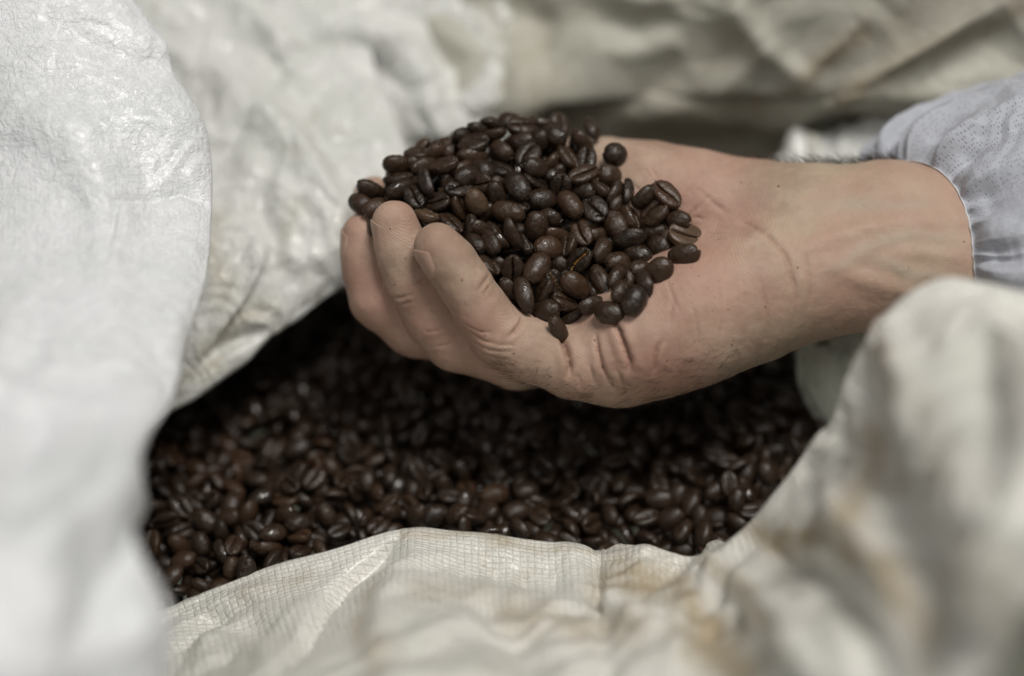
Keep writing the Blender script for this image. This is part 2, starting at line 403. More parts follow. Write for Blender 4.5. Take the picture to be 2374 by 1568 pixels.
# ------------------------------------------------------------------ hairs, crumbs
def tubes(paths, rad, sides=3):
    V = []; F = []
    for path, r0 in zip(paths, rad):
        n = len(path); path = np.asarray(path); t = np.gradient(path, axis=0); t /= np.linalg.norm(t, axis=1)[:, None]+1e-9
        up = np.array([.3, .5, .81]); a = np.cross(t, up); a /= np.linalg.norm(a, axis=1)[:, None]+1e-9; b = np.cross(t, a)
        base = len(V)
        for k in range(n):
            r = r0*(1-.85*k/(n-1))
            for s in range(sides):
                an = 2*math.pi*s/sides; V.append(path[k]+r*(math.cos(an)*a[k]+math.sin(an)*b[k]))
        for k in range(n-1):
            for s in range(sides):
                F.append((base+k*sides+s, base+k*sides+(s+1) % sides, base+(k+1)*sides+(s+1) % sides, base+(k+1)*sides+s))
    return np.array(V), np.array(F)
def hairs(V, g, parent):
    rs = np.random.RandomState(3); px = toPX(V); paths = []; rad = []
    def grow(idx, n, L, dirv, lift, rr, curl=1.0):
        if not len(idx): return
        for k in rs.choice(idx, n):
            p = V[k].copy(); d = np.array(dirv)+rs.normal(size=3)*.45; d -= g[k]*(d@g[k]); d /= np.linalg.norm(d)
            l = L*rs.uniform(.5, 1.2); bend = np.cross(g[k], d)*rs.normal()*curl; pa = [p]; li = lift*rs.uniform(.4, 1.5)
            for s in range(6):
                f = (s+1)/6; v = d*(1-.2*f)+g[k]*li*(1-.75*f)+bend*f*.6; p = p+v/np.linalg.norm(v)*l/6; pa.append(p)
            paths.append(pa); rad.append(rr*rs.uniform(.6, 1.2))
    top = np.where((px[:, 0] > 1690) & (px[:, 0] < 2090) & (g[:, 1] > .8) & (g[:, 2] > -.5) & (g[:, 2] < .3) & (px[:, 1] < 430))[0]
    dens = np.where(rs.rand(len(top)) < sstep(px[top, 0], 1660, 2000)*.9+.1)[0]
    grow(top[dens], 900, 5.5, (-.8, .1, 0), 1.1, .055)
    bot = np.where((px[:, 0] > 1150) & (px[:, 0] < 1720) & (g[:, 1] < -.45) & (g[:, 2] > -.2))[0]
    grow(bot, 480, 5.5, (-.9, -.1, .1), .35, .052)
    b2 = np.where((px[:, 0] > 1700) & (px[:, 0] < 2050) & (g[:, 1] < -.85) & (g[:, 2] > -.4) & (g[:, 2] < .3))[0]
    grow(b2, 60, 6.0, (-.6, -.4, .1), .6, .035)
    kn = np.where((px[:, 0] > 1170) & (px[:, 0] < 1290) & (px[:, 1] > 830) & (g[:, 2] > 0))[0]
    grow(kn, 50, 4.0, (-.8, -.4, .1), .3, .036)
    HV, HF = tubes(paths, rad)
    m = NT('hair'); m.b.inputs['Base Color'].default_value = (.045, .027, .018, 1); m.b.inputs['Roughness'].default_value = .5
    link('arm_hair', new_mesh('hair_mesh', H2W(HV), HF), m.m, parent, kind='stuff')
def crumbs(bodyV):
    rs = np.random.RandomState(5)
    pts = [(1372, 843), (1410, 815), (1396, 852), (1339, 845), (1440, 718), (1484, 748), (1472, 735), (1490, 762), (1541, 717), (1564, 812), (1450, 728), (1495, 700), (1390, 745), (1435, 760),
           (1352, 760), (1335, 765), (1345, 778), (1700, 790), (1640, 668), (1560, 660), (1620, 640), (950, 715), (1001, 720), (1008, 790), (905, 530), (915, 660), (962, 600), (1078, 700), (1090, 640),
           (1310, 790), (1420, 890), (1428, 905), (1700, 700), (1215, 740), (1213, 745), (1005, 665), (1160, 640), (940, 600), (925, 640), (1325, 905), (1680, 720), (1245, 770), (985, 560), (870, 690), (845, 600), (1135, 650)]
    pts += [(x+rs.normal()*60, y+rs.normal()*40) for x, y in pts[:22]]
    pts = np.array(pts); H, ok = shoot(pts[:, 0], pts[:, 1]); V = []; F = []
    for p in H[ok]:
        s = rs.uniform(.10, .30)**1.0; ax = rs.normal(size=(3, 3)); b = len(V)
        oc = np.array([(1, 0, 0), (-1, 0, 0), (0, 1, 0), (0, -1, 0), (0, 0, 1), (0, 0, -1)], float)*np.array([1.7, .8, .6])*s*rs.uniform(.8, 1.2, (6, 1))
        q, _ = np.linalg.qr(ax); V += list(p+np.array([0, 0, .1])+oc@q.T)
        F += [(b, b+2, b+4), (b+2, b+1, b+4), (b+1, b+3, b+4), (b+3, b, b+4), (b+2, b, b+5), (b+1, b+2, b+5), (b+3, b+1, b+5), (b, b+3, b+5)]
    m = NT('crumb'); m.b.inputs['Base Color'].default_value = (.035, .016, .009, 1); m.b.inputs['Roughness'].default_value = .6
    link('coffee_crumbs', new_mesh('crumb_mesh', H2W(np.array(V)), np.array(F), False), m.m, None,
         "tiny dark coffee crumbs sticking to the skin of the palm and fingers", "coffee crumbs", kind='stuff')
# ------------------------------------------------------------------ coffee beans
def bean_mesh(name, seed, a=5.15, b=3.5, ct=2.95, cb=1.65, groove=1.0, cracks=0.5, round_=0.0, res=34, dent=1.0, openw=1.0):
    rs = np.random.RandomState(seed); V = []; F = []
    t = np.tan(np.linspace(-math.pi/4, math.pi/4, res))
    for ax in range(3):
        for sg in (-1, 1):
            uu, vv = np.meshgrid(t, t, indexing='ij'); p = np.zeros((res, res, 3)); p[..., ax] = sg
            p[..., (ax+1) % 3] = uu*sg; p[..., (ax+2) % 3] = vv; V.append(p.reshape(-1, 3)); F.append(grid_faces(res, res)+(len(V)-1)*res*res)
    V = np.concatenate(V); F = np.concatenate(F); V /= np.linalg.norm(V, axis=1)[:, None]
    key = np.round(V*1e5).astype(np.int64); _, fi, inv = np.unique(key, axis=0, return_index=True, return_inverse=True)
    V = V[fi]; F = inv.ravel()[F]
    # denser points around the seam
    x, y, z = V.T; bot = sstep(-z, -.25, .45)
    y = y*(1-.45*bot*np.exp(-(y/.38)**2)*(1-round_)); 
    x_ = np.sign(x)*np.abs(x)**.93
    zz = np.where(z > 0, ct*z, -(cb*np.abs(z)**.55)*(1-round_)-round_*ct*np.abs(z))
    skew = rs.uniform(-.08, .08); tap = rs.uniform(-.07, .07)
    X = a*x_; Y = b*y*(1+tap*x)+skew*X; Z = zz*(1-.10*x*x)
    sp = np.stack([X, Y, Z], -1); nr = V/np.array([a, b, np.mean([ct, cb])]); nr /= np.linalg.norm(nr, axis=1)[:, None]
    q = sp*.33+seed*3.7
    off = .24*dent*pnoise(q*.9)+.09*dent*fbm(q*2.2, 3)-.10*dent*np.clip(ridged(q*1.5, 2)-.9, 0, 2)
    # seam
    s = .35*np.sin(X*.55+rs.uniform(0, 6))+rs.uniform(-.25, .25)+.12*pnoise(np.stack([X, X*0, X*0], -1)*1.1+seed)
    dy = np.abs(Y-s); ext = sstep(1.03-np.abs(x), 0, .10)*sstep(-z, -.50, -.12)
    wv = .31*openw*(1+.5*pnoise(np.stack([X, X*0+3, X*0], -1)*.8+seed))
    g1 = np.exp(-(dy/wv)**2)*ext
    off -= groove*(1.25*g1+.42*np.exp(-(dy/1.15)**2)*ext*(1-.3*x*x))
    # cracks radiating at the seam's ends
    cm = np.zeros(len(X))
    for e in (-1, 1):
        cx = e*a*rs.uniform(.62, .82); cz = -.3
        for k in range(rs.randint(3, 6)):
            an = rs.uniform(0, 2*math.pi); L = rs.uniform(1.0, 2.3)
            pa = np.array([cx, s.mean()]); d = np.array([math.cos(an), math.sin(an)])
            rel = np.stack([X, Y], -1)-pa; tt = rel@d; w = np.abs(rel@np.array([-d[1], d[0]])+.25*np.sin(tt*3+k))
            c = np.exp(-(w/.17)**2)*sstep(tt, -.1, .1)*sstep(L-tt, 0, .6)*(z < .35)
            cm = np.maximum(cm, c)
    off -= cracks*.5*cm
    P = sp+nr*off[:, None]
    me = new_mesh(name, P/1000.0, F)
    attr(me, 'groove', np.clip(g1*groove, 0, 1)); attr(me, 'crack', cm*cracks)
    return me

def bean_material(name='bean', tan=False, chaff=(.030, .017, .010, 1), gain=1.0):
    m = NT(name); o = m.obj(); info = m.n('ShaderNodeObjectInfo')
    mm = m.mapping(o, (1000, 1000, 1000)); off = m.n('ShaderNodeVectorMath', operation='ADD'); m.l(mm, off.inputs[0])
    rr = m.n('ShaderNodeCombineXYZ'); m.l(m.math('MULTIPLY', info.outputs['Random'], 97.0), rr.inputs[0]); m.l(m.math('MULTIPLY', info.outputs['Random'], 31.0), rr.inputs[1]); m.l(rr.outputs[0], off.inputs[1])
    v = off.outputs[0]
    if tan: base = m.mix(m.noise(v, .8, 4), (.058, .035, .019, 1), (.092, .057, .032, 1))
    else:
        cr = m.n('ShaderNodeValToRGB'); m.l(info.outputs['Random'], cr.inputs[0]); e = cr.color_ramp.elements
        e[0].position = 0; e[0].color = (.013, .0074, .0043, 1); e[1].position = 1; e[1].color = (.056, .028, .0135, 1)
        for p, c in ((.3, (.020, .0112, .0062, 1)), (.62, (.028, .0150, .0078, 1)), (.84, (.038, .020, .0098, 1))):
            x = e.new(p); x.color = c
        base = m.mix(m.ramp(m.noise(v, .45, 5, .6), .35, .7), cr.outputs[0], m.mix(.5, cr.outputs[0], (.050, .030, .019, 1)))
    gr = m.at('groove').outputs['Fac']; ck = m.at('crack').outputs['Fac']
    base = m.mix(m.ramp(gr, .35, .8), base, chaff); base = m.mix(m.ramp(ck, .3, .9), base, (.012, .008, .006, 1))
    m.l(base, m.b.inputs['Base Color'])
    oil = m.ramp(m.noise(v, .24, 3, .6), .58, .66); fine = m.noise(v, 3.2, 3, .6)
    r = m.math('SUBTRACT', m.ramp(m.noise(v, .9, 3), .3, .7, .34, .47), m.math('MULTIPLY', oil, .22)); m.l(r, m.b.inputs['Roughness'])
    m.b.inputs['Specular IOR Level'].default_value = .42
    drops = m.vor(v, 1.1); dr = m.math('MULTIPLY', m.ramp(drops, .34, .12), oil)
    m.b.inputs['Coat Roughness'].default_value = .06; m.l(m.math('MULTIPLY', oil, .7), m.b.inputs['Coat Weight'])
    wr = m.vor(m.mapping(v, (.6, 1.2, 1.2)), .55, 'DISTANCE_TO_EDGE')
    h = m.math('ADD', m.math('MULTIPLY', fine, .35), m.math('MULTIPLY', m.ramp(wr, 0, .10), .10)); h = m.math('ADD', h, m.math('MULTIPLY', dr, 1.4))
    h = m.math('ADD', h, m.math('MULTIPLY', m.noise(v, .9, 4, .6), .7))
    m.l(m.bump(h, .5, .00028), m.b.inputs['Normal'])
    return m.m

# heap beans seen in the picture: x, y (crop units), seen length, angle, roll (0 back / 90 side / 180 seam towards viewer), lift, label or None
C = lambda x, y: (746+.4757*x, 237+.4757*y)
HEAP = [
(365,305,142,-5,50,0,"smooth roasted bean at the far left of the upper heap, pointing at the white sack"),(465,250,118,-12,120,0,"small dark bean on top of the smooth leftmost upper bean"),(370,372,142,3,105,0,None),
(235,425,118,-25,40,0,"brown bean resting in front of the hidden index fingertip"),(190,495,118,-20,30,0,"leftmost bean of the heap, overhanging the middle fingertip"),(262,520,118,30,20,0,"bean behind the ring fingertip, below the leftmost bean"),
(385,428,132,28,55,4,None),(448,462,115,-58,165,10,"reddish brown bean with open seam just above the ring and little fingertips"),(515,388,138,-70,80,18,"long upright bean with a light ridge above the ring fingertip"),(565,488,112,10,150,8,"bean with a curled open seam above the little fingertip"),
(665,417,105,20,150,18,"bean end with a star shaped crack in the left of the heap"),(770,398,112,2,172,8,"broad bean with a wide horizontal seam beside the star cracked bean"),(592,308,142,10,120,14,None),(500,315,112,20,40,0,None),
(608,226,100,-60,60,0,None),(740,200,166,4,138,8,"large long bean with a lengthwise seam in the upper left of the heap"),(730,265,142,-5,70,0,None),(762,135,76,-30,60,0,None),(835,155,110,12,100,0,None),
(978,120,162,-3,145,6,"topmost large bean of the heap with its seam facing up"),(1090,112,95,-10,60,-6,None),(880,238,115,-30,50,4,None),(968,192,120,10,0,0,None),(1060,200,95,85,0,-4,None),
(1130,172,142,-25,30,0,None),(1275,188,125,-48,80,2,"dark bean lying at the heap's edge against the thumb base"),(1005,262,150,58,168,12,None),(958,318,132,78,85,6,"slender greyish bean standing upright under the big seamed bean"),
(1045,322,112,-20,0,12,"rounded light brown bean in the upper middle of the heap"),(865,325,105,-30,130,4,None),(782,332,118,-50,0,6,None),(680,322,100,25,60,6,None),(706,368,110,20,30,8,None),
(1105,295,90,45,90,0,None),(1200,268,135,-60,130,2,None),(1292,278,122,85,172,6,"bean with a straight upright seam at the heap's right shoulder"),(1278,352,152,25,152,12,"oily bean with a slanting open seam below the upright seamed bean"),
(1405,362,118,-15,0,2,"dull greyish oval bean at the right edge of the upper heap"),(1428,256,120,-12,0,0,"single round bean lying apart on the ball of the thumb"),(1135,360,84,0,40,-4,None),(1165,412,112,75,172,8,"small bean with a dark vertical seam in the middle of the heap"),
(1045,386,122,-30,135,4,None),(955,412,152,-50,0,12,"large smooth bean slanting down in the centre of the heap"),(850,450,112,-70,30,6,None),(862,402,80,0,20,-4,None),(1270,436,96,5,0,4,None),(1365,418,112,-45,110,8,None),
(1420,442,125,62,90,2,None),(1485,430,100,85,90,2,"narrow bean standing on end at the right edge beside the palm"),(1565,458,120,50,60,0,None),(1678,452,172,-45,150,14,"long bean with open seam farthest up the palm on the right"),(1622,532,168,40,140,20,"large bean with a lengthwise seam leaning on the long seamed bean"),
(1505,552,138,-65,110,6,None),(1732,572,112,-15,20,4,"small smooth bean on the palm above the tan flat bean"),(1440,496,105,60,60,-4,None),(1330,522,130,-50,165,12,"squat bean with radiating cracks and oil drops right of centre"),(1212,502,150,-50,30,16,"largest dark smooth bean with a cleft in the heap's centre"),
(1432,592,148,-60,0,4,"big matt grey brown bean right of centre"),(1075,476,134,8,0,14,"plump rounded bean in the centre of the heap"),(958,498,105,-30,140,4,None),(912,535,162,-15,55,22,"shiny oval bean with glints of oil in the middle of the heap"),
(755,492,132,-55,20,6,"light tan speckled bean left of centre"),(675,508,112,-70,130,4,None),(512,548,122,-25,115,8,"olive brown bean with a notched seam touching the little fingertip"),(630,590,128,-45,130,10,None),(716,610,112,72,110,6,None),
(775,615,95,-28,60,0,None),(862,648,152,-50,105,8,"brown bean with a curved cracked side above the little finger"),(938,642,158,-68,90,14,"black oily elongated bean standing left of the centre"),(1000,690,105,-62,110,2,None),
(1110,562,125,-15,60,2,None),(1045,602,135,80,0,14,"upright egg shaped bean in the heap's middle"),(1140,636,112,-10,90,-2,None),(1266,640,124,-65,172,6,None),(1345,652,90,10,30,-6,None),(1200,690,115,80,120,4,None),
(1102,712,136,10,0,6,None),(1500,665,156,15,65,16,"half round bean lying on its side right of the centre"),(1615,632,124,8,60,2,None),(1645,702,115,-20,10,4,None),(1778,652,180,-17,146,16,"tan flat sided bean with a straight black slit at the heap's right edge"),
(1765,746,128,20,10,6,"dark round bean below the tan flat bean, on the palm"),(1700,660,90,10,20,-10,None),(1365,726,118,65,50,8,None),(1540,738,134,-22,10,14,"oily bean with a rolled lip at the heap's lower right"),(1442,782,122,10,0,10,None),
(1256,772,126,50,158,14,"bean with yellow chaff in its open seam, right of the lower centre"),(1362,872,152,-62,15,10,"long smooth bean pointing down among the lower beans"),(1550,822,100,5,0,0,None),(1645,822,138,48,0,8,"smooth oval bean at the lower right edge of the heap"),
(1440,858,104,60,40,2,None),(1524,966,156,65,0,12,"large smooth bean on the palm at the heap's lower right end"),(1460,930,112,58,30,4,None),(1578,878,70,-60,60,0,None),(1234,892,148,-38,0,12,"large plump oily bean in the lower part of the heap"),
(1140,882,126,-52,150,16,"split papery bean shell showing a pale inside"),(1078,920,115,60,130,8,None),(1048,810,154,65,0,14,"large egg shaped bean beside the bean with an upright seam"),(930,815,122,86,176,14,"broad bean with a straight upright seam above the little finger"),
(818,792,122,-52,120,4,None),(870,800,90,-60,60,-8,None),(825,685,112,-60,30,8,None),(750,692,100,-45,10,8,"round bean touching the inside of the little finger"),(992,938,164,-72,60,20,"light brown long bean tucked against the little finger's middle joint"),
(915,912,112,-60,60,0,None),(1100,1012,118,-10,0,10,"rounded bean near the bottom tip of the heap"),(1182,972,124,-25,130,8,None),(1206,1032,108,22,145,2,None),(1310,986,114,15,60,6,"warm brown shiny bean at the heap's lower rim"),
(1400,1026,128,-12,0,8,"rounded bean at the upper end of the deep palm crease"),(1153,1108,130,-62,0,2,"lowest bean of the heap, wedged in the crease below the little finger"),(1315,912,90,-50,60,-6,None),(1148,792,100,0,20,-10,None),
(600,392,100,75,100,-2,None),(612,470,100,-60,90,-4,None),(462,398,90,10,40,-8,None),(466,292,90,10,30,-6,None),(548,256,84,60,30,-6,None),(262,606,90,-80,30,-2,"dark bean showing between the ring and middle fingers"),
(1500,862,90,85,90,-6,None),(800,540,100,60,30,-8,None),(1060,150,90,-10,40,-10,None),(690,165,80,0,40,-4,None),(1170,330,95,30,60,-8,None),(1240,600,90,20,60,-10,None),
]
CL = {-1: None}
def euler_mat(ang, pitch, roll):
    a, b, c = (math.radians(v) for v in (ang, pitch, roll))
    Rz = np.array([[math.cos(a), -math.sin(a), 0], [math.sin(a), math.cos(a), 0], [0, 0, 1]])
    Ry = np.array([[math.cos(b), 0, math.sin(b)], [0, 1, 0], [-math.sin(b), 0, math.cos(b)]])
    Rx = np.array([[1, 0, 0], [0, math.cos(c), -math.sin(c)], [0, math.sin(c), math.cos(c)]])
    return Rz@Ry@Rx
def mound_z(px, py):
    """depth of the heap's visible surface, picture units: leans away with height, drops to the skin at its rim"""
    e = ((px-1225)/430)**2+((py-520)/275)**2
    return 108-(780-py)*.30-70*np.clip(e, 0, 1.4)**2*.6-(px-1225)*.03
def relax(pos, rot, sc, fixed_w, iters, skin=True, plane=None, target=None, tw=None, xyw=.3):
    """beans as three spheres along their length pushed apart until they only touch"""
    n = len(pos); offs = np.array([-2.3, 0, 2.3]); rad = np.array([2.15, 2.55, 2.15])
    axv = rot[:, :, 0]; upv = rot[:, :, 2]
    for it in range(iters):
        D = pos[:, None]-pos[None]; d2 = (D**2).sum(-1); i, j = np.where(np.triu(d2 < 11.0**2, 1))
        ci = pos[i][:, None]+axv[i][:, None]*(offs[None, :, None]*sc[i][:, None, None])+upv[i][:, None]*.6
        cj = pos[j][:, None]+axv[j][:, None]*(offs[None, :, None]*sc[j][:, None, None])+upv[j][:, None]*.6
        dd = ci[:, :, None]-cj[:, None, :]; L = np.sqrt((dd**2).sum(-1))+1e-6
        pen = rad[None, :, None]*sc[i][:, None, None]+rad[None, None, :]*sc[j][:, None, None]-L
        k = pen.reshape(len(i), 9).argmax(1); pm = pen.reshape(len(i), 9)[np.arange(len(i)), k]; dv = (dd/L[..., None]).reshape(len(i), 9, 3)[np.arange(len(i)), k]
        pm = np.clip(pm, 0, None)
        push = dv*pm[:, None]*.5
        mv = np.zeros_like(pos); np.add.at(mv, i, push); np.add.at(mv, j, -push)
        mv *= np.array([xyw, xyw, 1.0])*.6 if target is not None else .6
        pos = pos+mv*fixed_w[:, None]
        if target is not None: pos = pos+(target-pos)*tw[:, None]*np.array([.35, .35, .12])
        if skin and it % 3 == 0:
            s = hand_sdf(pos); m = s < 2.6
            if m.any(): g = grad(hand_sdf, pos[m]); pos[m] += g*(2.6-s[m])[:, None]*.6
        if plane is not None: pos = plane(pos, it)
    return pos

def zone_label(px, py, roll, vis):
    where = "upper" if py < 400 else ("lower" if py > 620 else "middle")
    side = "left" if px < 1080 else ("right" if px > 1380 else "central")
    face = "seam side" if roll > 115 else ("narrow side" if roll > 45 else "rounded back")
    if not vis: return f"dark bean mostly hidden between others in the {where} {side} heap"
    return f"dark roasted coffee bean showing its {face} in the {where} {side} part of the heap"

def build_heap(M):
    rs = np.random.RandomState(21); pos = []; rot = []; sc = []; info = []
    hp = np.array([C(h[0], h[1]) for h in HEAP]); SK, SKO = shoot(hp[:, 0], hp[:, 1])
    for k, (cx, cy, L, ang, roll, lift, lab) in enumerate(HEAP):
        px, py = C(cx, cy); s = np.clip(.50+.6*L/158, .86, 1.18); pitch = math.degrees(math.acos(min(1, L/(162*s))))*rs.choice([-1, 1])*.7
        z = mound_z(px, py)-20+lift*1.6
        if SKO[k] and px > 1190: z = max(z, SK[k, 2]/S+(14 if roll < 45 or roll > 140 else 20))
        if "apart on the ball" in (lab or ""):
            h, _ = shoot(px, py+6); z = h[0, 2]/S+24
        pos.append(HP(px, py, z)); rot.append(euler_mat(ang, pitch, roll+rs.normal()*4)); sc.append(s); info.append((px, py, roll, lab, True))
    n0 = len(pos)
    # beans underneath, filling the palm
    for layer in range(3):
        for x in np.arange(850, 1600, 56):
            for y in np.arange(300, 780, 46):
                px, py = x+rs.normal()*12, y+rs.normal()*10
                e = ((px-1225)/(400-layer*40))**2+((py-525)/(245-layer*25))**2
                if e > 1: continue
                z = mound_z(px, py)-50-layer*42
                p = HP(px, py, z)
                if hand_sdf(p[None])[0] < 2.0: continue
                pos.append(p); rot.append(euler_mat(rs.uniform(0, 180), rs.uniform(-40, 40), rs.uniform(0, 360))); sc.append(rs.uniform(.86, 1.02)); info.append((px, py, 60, None, False))
    pos = np.array(pos); rot = np.array(rot); sc = np.array(sc)
    tw = np.array([1.8]*n0+[.15]*(len(pos)-n0)); fw = np.array([.8]*n0+[1.0]*(len(pos)-n0))
    pos = relax(pos, rot, sc, fw, 60, True, None, pos.copy(), tw)
    # which of the lower beans can be seen: painter's buffer of discs
    W0, H0 = 760, 230; buf = np.full((640, 900), -1e9); own = -np.ones(buf.shape, int)
    pp = toPX(pos)
    for k in range(len(pos)):
        a3 = rot[k]@np.diag([5.1, 3.7, 2.6])*sc[k]; M2 = (a3@a3.T); c2 = M2[:2, :2]; ic = np.linalg.inv(c2)
        cx, cy = pp[k]; u0 = FPX/(DF-pos[k, 2])
        xs = np.arange(int(cx-45), int(cx+46)); ys = np.arange(int(cy-45), int(cy+46)); X, Y = np.meshgrid(xs, ys)
        dx = (X-cx)/u0; dy = -(Y-cy)/u0; e = ic[0, 0]*dx*dx+2*ic[0, 1]*dx*dy+ic[1, 1]*dy*dy
        zz = pos[k, 2]+math.sqrt(M2[2, 2])*np.sqrt(np.clip(1-e, 0, 1)); m = (e < 1) & (X >= W0) & (X < W0+900) & (Y >= H0) & (Y < H0+640)
        r, c = Y[m]-H0, X[m]-W0; b = zz[m] > buf[r, c]; buf[r[b], c[b]] = zz[m][b]; own[r[b], c[b]] = k
    cnt = np.bincount(own[own >= 0].ravel(), minlength=len(pos))
    var = M['vars']; mats = M
    hidden = []
    for k in range(len(pos)):
        px, py, roll, lab, shown = info[k]
        if not shown and cnt[k] < 110: hidden.append(k); continue
        me = var[rs.randint(len(var))]
        if lab:
            if "apart on" in lab: me = M['round']
            elif lab.startswith("tan flat"): me = M['flat']
            elif "chaff" in lab: me = M['chaff']
            elif "papery" in lab: me = M['shell']
            elif "star shaped" in lab or "radiating" in lab: me = M['cracked']
            elif "light tan" in lab or "olive" in lab: me = M['tan']
        o = link('coffee_bean', me, None, None, lab or zone_label(px, py, roll, shown), 'coffee bean', "roasted coffee beans heaped in the hand")
        sy = 1.0
        for key_, v_ in (('lowest bean', .68), ('narrow bean standing', .72), ('long smooth bean pointing', .8), ('long upright', .78), ('long bean tucked', .85), ('slender', .8), ('elongated', .85)):
            if lab and key_ in lab: sy = v_
        place(o, pos[k], rot[k]@np.diag([1.06 if sy < 1 else 1, sy, sy**.5]), sc[k])
    merge_beans('beans_inside_heap', [(pos[k], rot[k], sc[k]) for k in hidden], M['low'], "coffee beans packed out of sight inside the heap on the palm", M['mat'])
    return pos
def place(o, p, R, s):
    m = np.eye(4); m[:3, :3] = Rcw@R*s; m[:3, 3] = H2W(p); o.matrix_world = Matrix(m.tolist())
def merge_beans(name, items, low, label, mat, lv=None, deep=None):
    if not items: return
    nv = len(low[0].vertices); Vs = []; Fs = []; base = 0; at_ = []
    for k, (p, R, s) in enumerate(items):
        me = low[k % len(low)] if not (lv and lv[k]) else deep[k % len(deep)]; co = np.empty(len(me.vertices)*3, np.float32); me.vertices.foreach_get('co', co); co = co.reshape(-1, 3)*1000*s
        f = np.empty(len(me.loops), np.int32); me.loops.foreach_get('vertex_index', f); g = np.empty(len(me.vertices), np.float32); me.attributes['groove'].data.foreach_get('value', g)
        Vs.append(H2W(co@R.T+p)); Fs.append(f.reshape(-1, 4)+base); base += len(co); at_.append((g, k))
    me = new_mesh(name+'_mesh', np.concatenate(Vs), np.concatenate(Fs))
    attr(me, 'groove', np.concatenate([a for a, _ in at_])); attr(me, 'crack', np.zeros(base))
    r = np.random.RandomState(4); attr(me, 'tone', np.concatenate([np.full(len(a), r.rand()) for a, _ in at_]))
    link(name, me, mat, None, label, "coffee beans", kind='stuff')

def sack_label(p, Rk):
    zc = Rk[2, 2]; face = "rounded back up" if zc > .5 else ("seam facing up" if zc < -.5 else "lying on its edge")
    x, y = p
    where = ("by the front rim near the left fold" if x < 640 and y > 1180 else "beside the left fold below the hanging flap" if x < 520 else "close to the middle of the front rim" if x > 880 and y > 1120
             else "just behind the woven front rim" if y > 1180 else "left of the hand's shadow" if x < 800 else "below the fingers in the sack")
    return f"bean in the sack, {face}, {where}"
# ------------------------------------------------------------------ beans in the sack
def sack_beans(M, n_single=112):
    rs = np.random.RandomState(9)
    def ground(x, y):
        q = np.stack([x*.016, y*.016, x*0], -1)
        return 9*pnoise(q)+6*pnoise(q*2.3+5)-.0004*(x-20)**2-2+.07*(300-y)-.00115*np.clip(y-245, 0, 400)**2
    pts = []
    for layer in range(3):
        for x in np.arange(-150, 150, 8.4):
            for y in np.arange(208, 440, 7.0):
                pts.append((x+rs.normal()*2.2+(layer % 2)*4.2, y+rs.normal()*2+(layer//2+layer % 2)*3.5, layer))
    P = np.array(pts); z = ground(P[:, 0], P[:, 1])-P[:, 2]*5.2+rs.normal(size=len(P))*1.2
    Wp = np.stack([P[:, 0], P[:, 1], z], -1); n = len(Wp)
    R = np.stack([euler_mat(rs.uniform(0, 360), rs.normal()*28, rs.choice([0, 180, 80, -80], p=[.36, .28, .18, .18])+rs.normal()*20) for _ in range(n)])
    sc = rs.uniform(.80, 1.04, n)
    # relax chunk-wise in x strips to keep the pair table small
    def pl(p, it):
        q = p.copy(); q[:, 2] = np.minimum(q[:, 2], ground(q[:, 0], q[:, 1])+3.0); q[:, 2] = q[:, 2]*.98+.02*(z); return q
    pos = relax(Wp, R, sc, np.ones(n), 22, False, pl)
    Hs = (pos-CAMP)@Rcw+np.array([0, 0, DF]); px = toPX(Hs); ry = np.interp(px[:, 0], [0, 330, 430, 600, 780, 930, 1250, 1392, 1500, 1610, 1700, 1755, 1830, 1895, 1930], [1400, 1440, 1396, 1325, 1273, 1229, 1256, 1286, 1267, 1292, 1248, 1195, 1100, 1010, 975])
    keep = (px[:, 1] < ry+6) & (px[:, 0] > 262) & (px[:, 0] < 1840+np.clip((px[:, 1]-860)*.58, 0, 90)) & (px[:, 1] > 560); pos, R, sc, P, Hs = pos[keep], R[keep], sc[keep], P[keep], Hs[keep]; n = len(pos)
    RH = np.einsum('ij,njk->nik', Rcw.T, R)
    px = toPX(Hs); top = P[:, 2] == 0
    score = np.where(top & (px[:, 0] > 335) & (px[:, 1] > 850) & (px[:, 1] < 1395-(px[:, 0]-420)*.32+10) & (px[:, 0] < 1500), px[:, 1]-.28*(px[:, 0]-400), -1e9)
    score = np.where(px[:, 1] > 1398-np.clip(px[:, 0]-420, 0, 520)*.32, -1e9, score)
    order = np.argsort(-score)[:n_single]; single = set(order.tolist())
    for k in order:
        o = link('coffee_bean', M['midvars'][rs.randint(len(M['midvars']))], None, None, sack_label(px[k], R[k]), 'coffee bean', "coffee beans lying loose in the sack")
        place(o, Hs[k], RH[k], sc[k])
    # the rest, cropped to what the sack can hold in view
    rest = [(Hs[k], RH[k], sc[k]*(1.0 if P[k, 2] < 2 else 1.55)) for k in range(n) if k not in single]; lv = [int(P[k, 2] >= 2) for k in range(n) if k not in single]
    merge_beans('beans_in_sack', rest, M['low'], "mass of dark roasted coffee beans filling the white sack", M['mat_stuff'], lv, M['deep'])
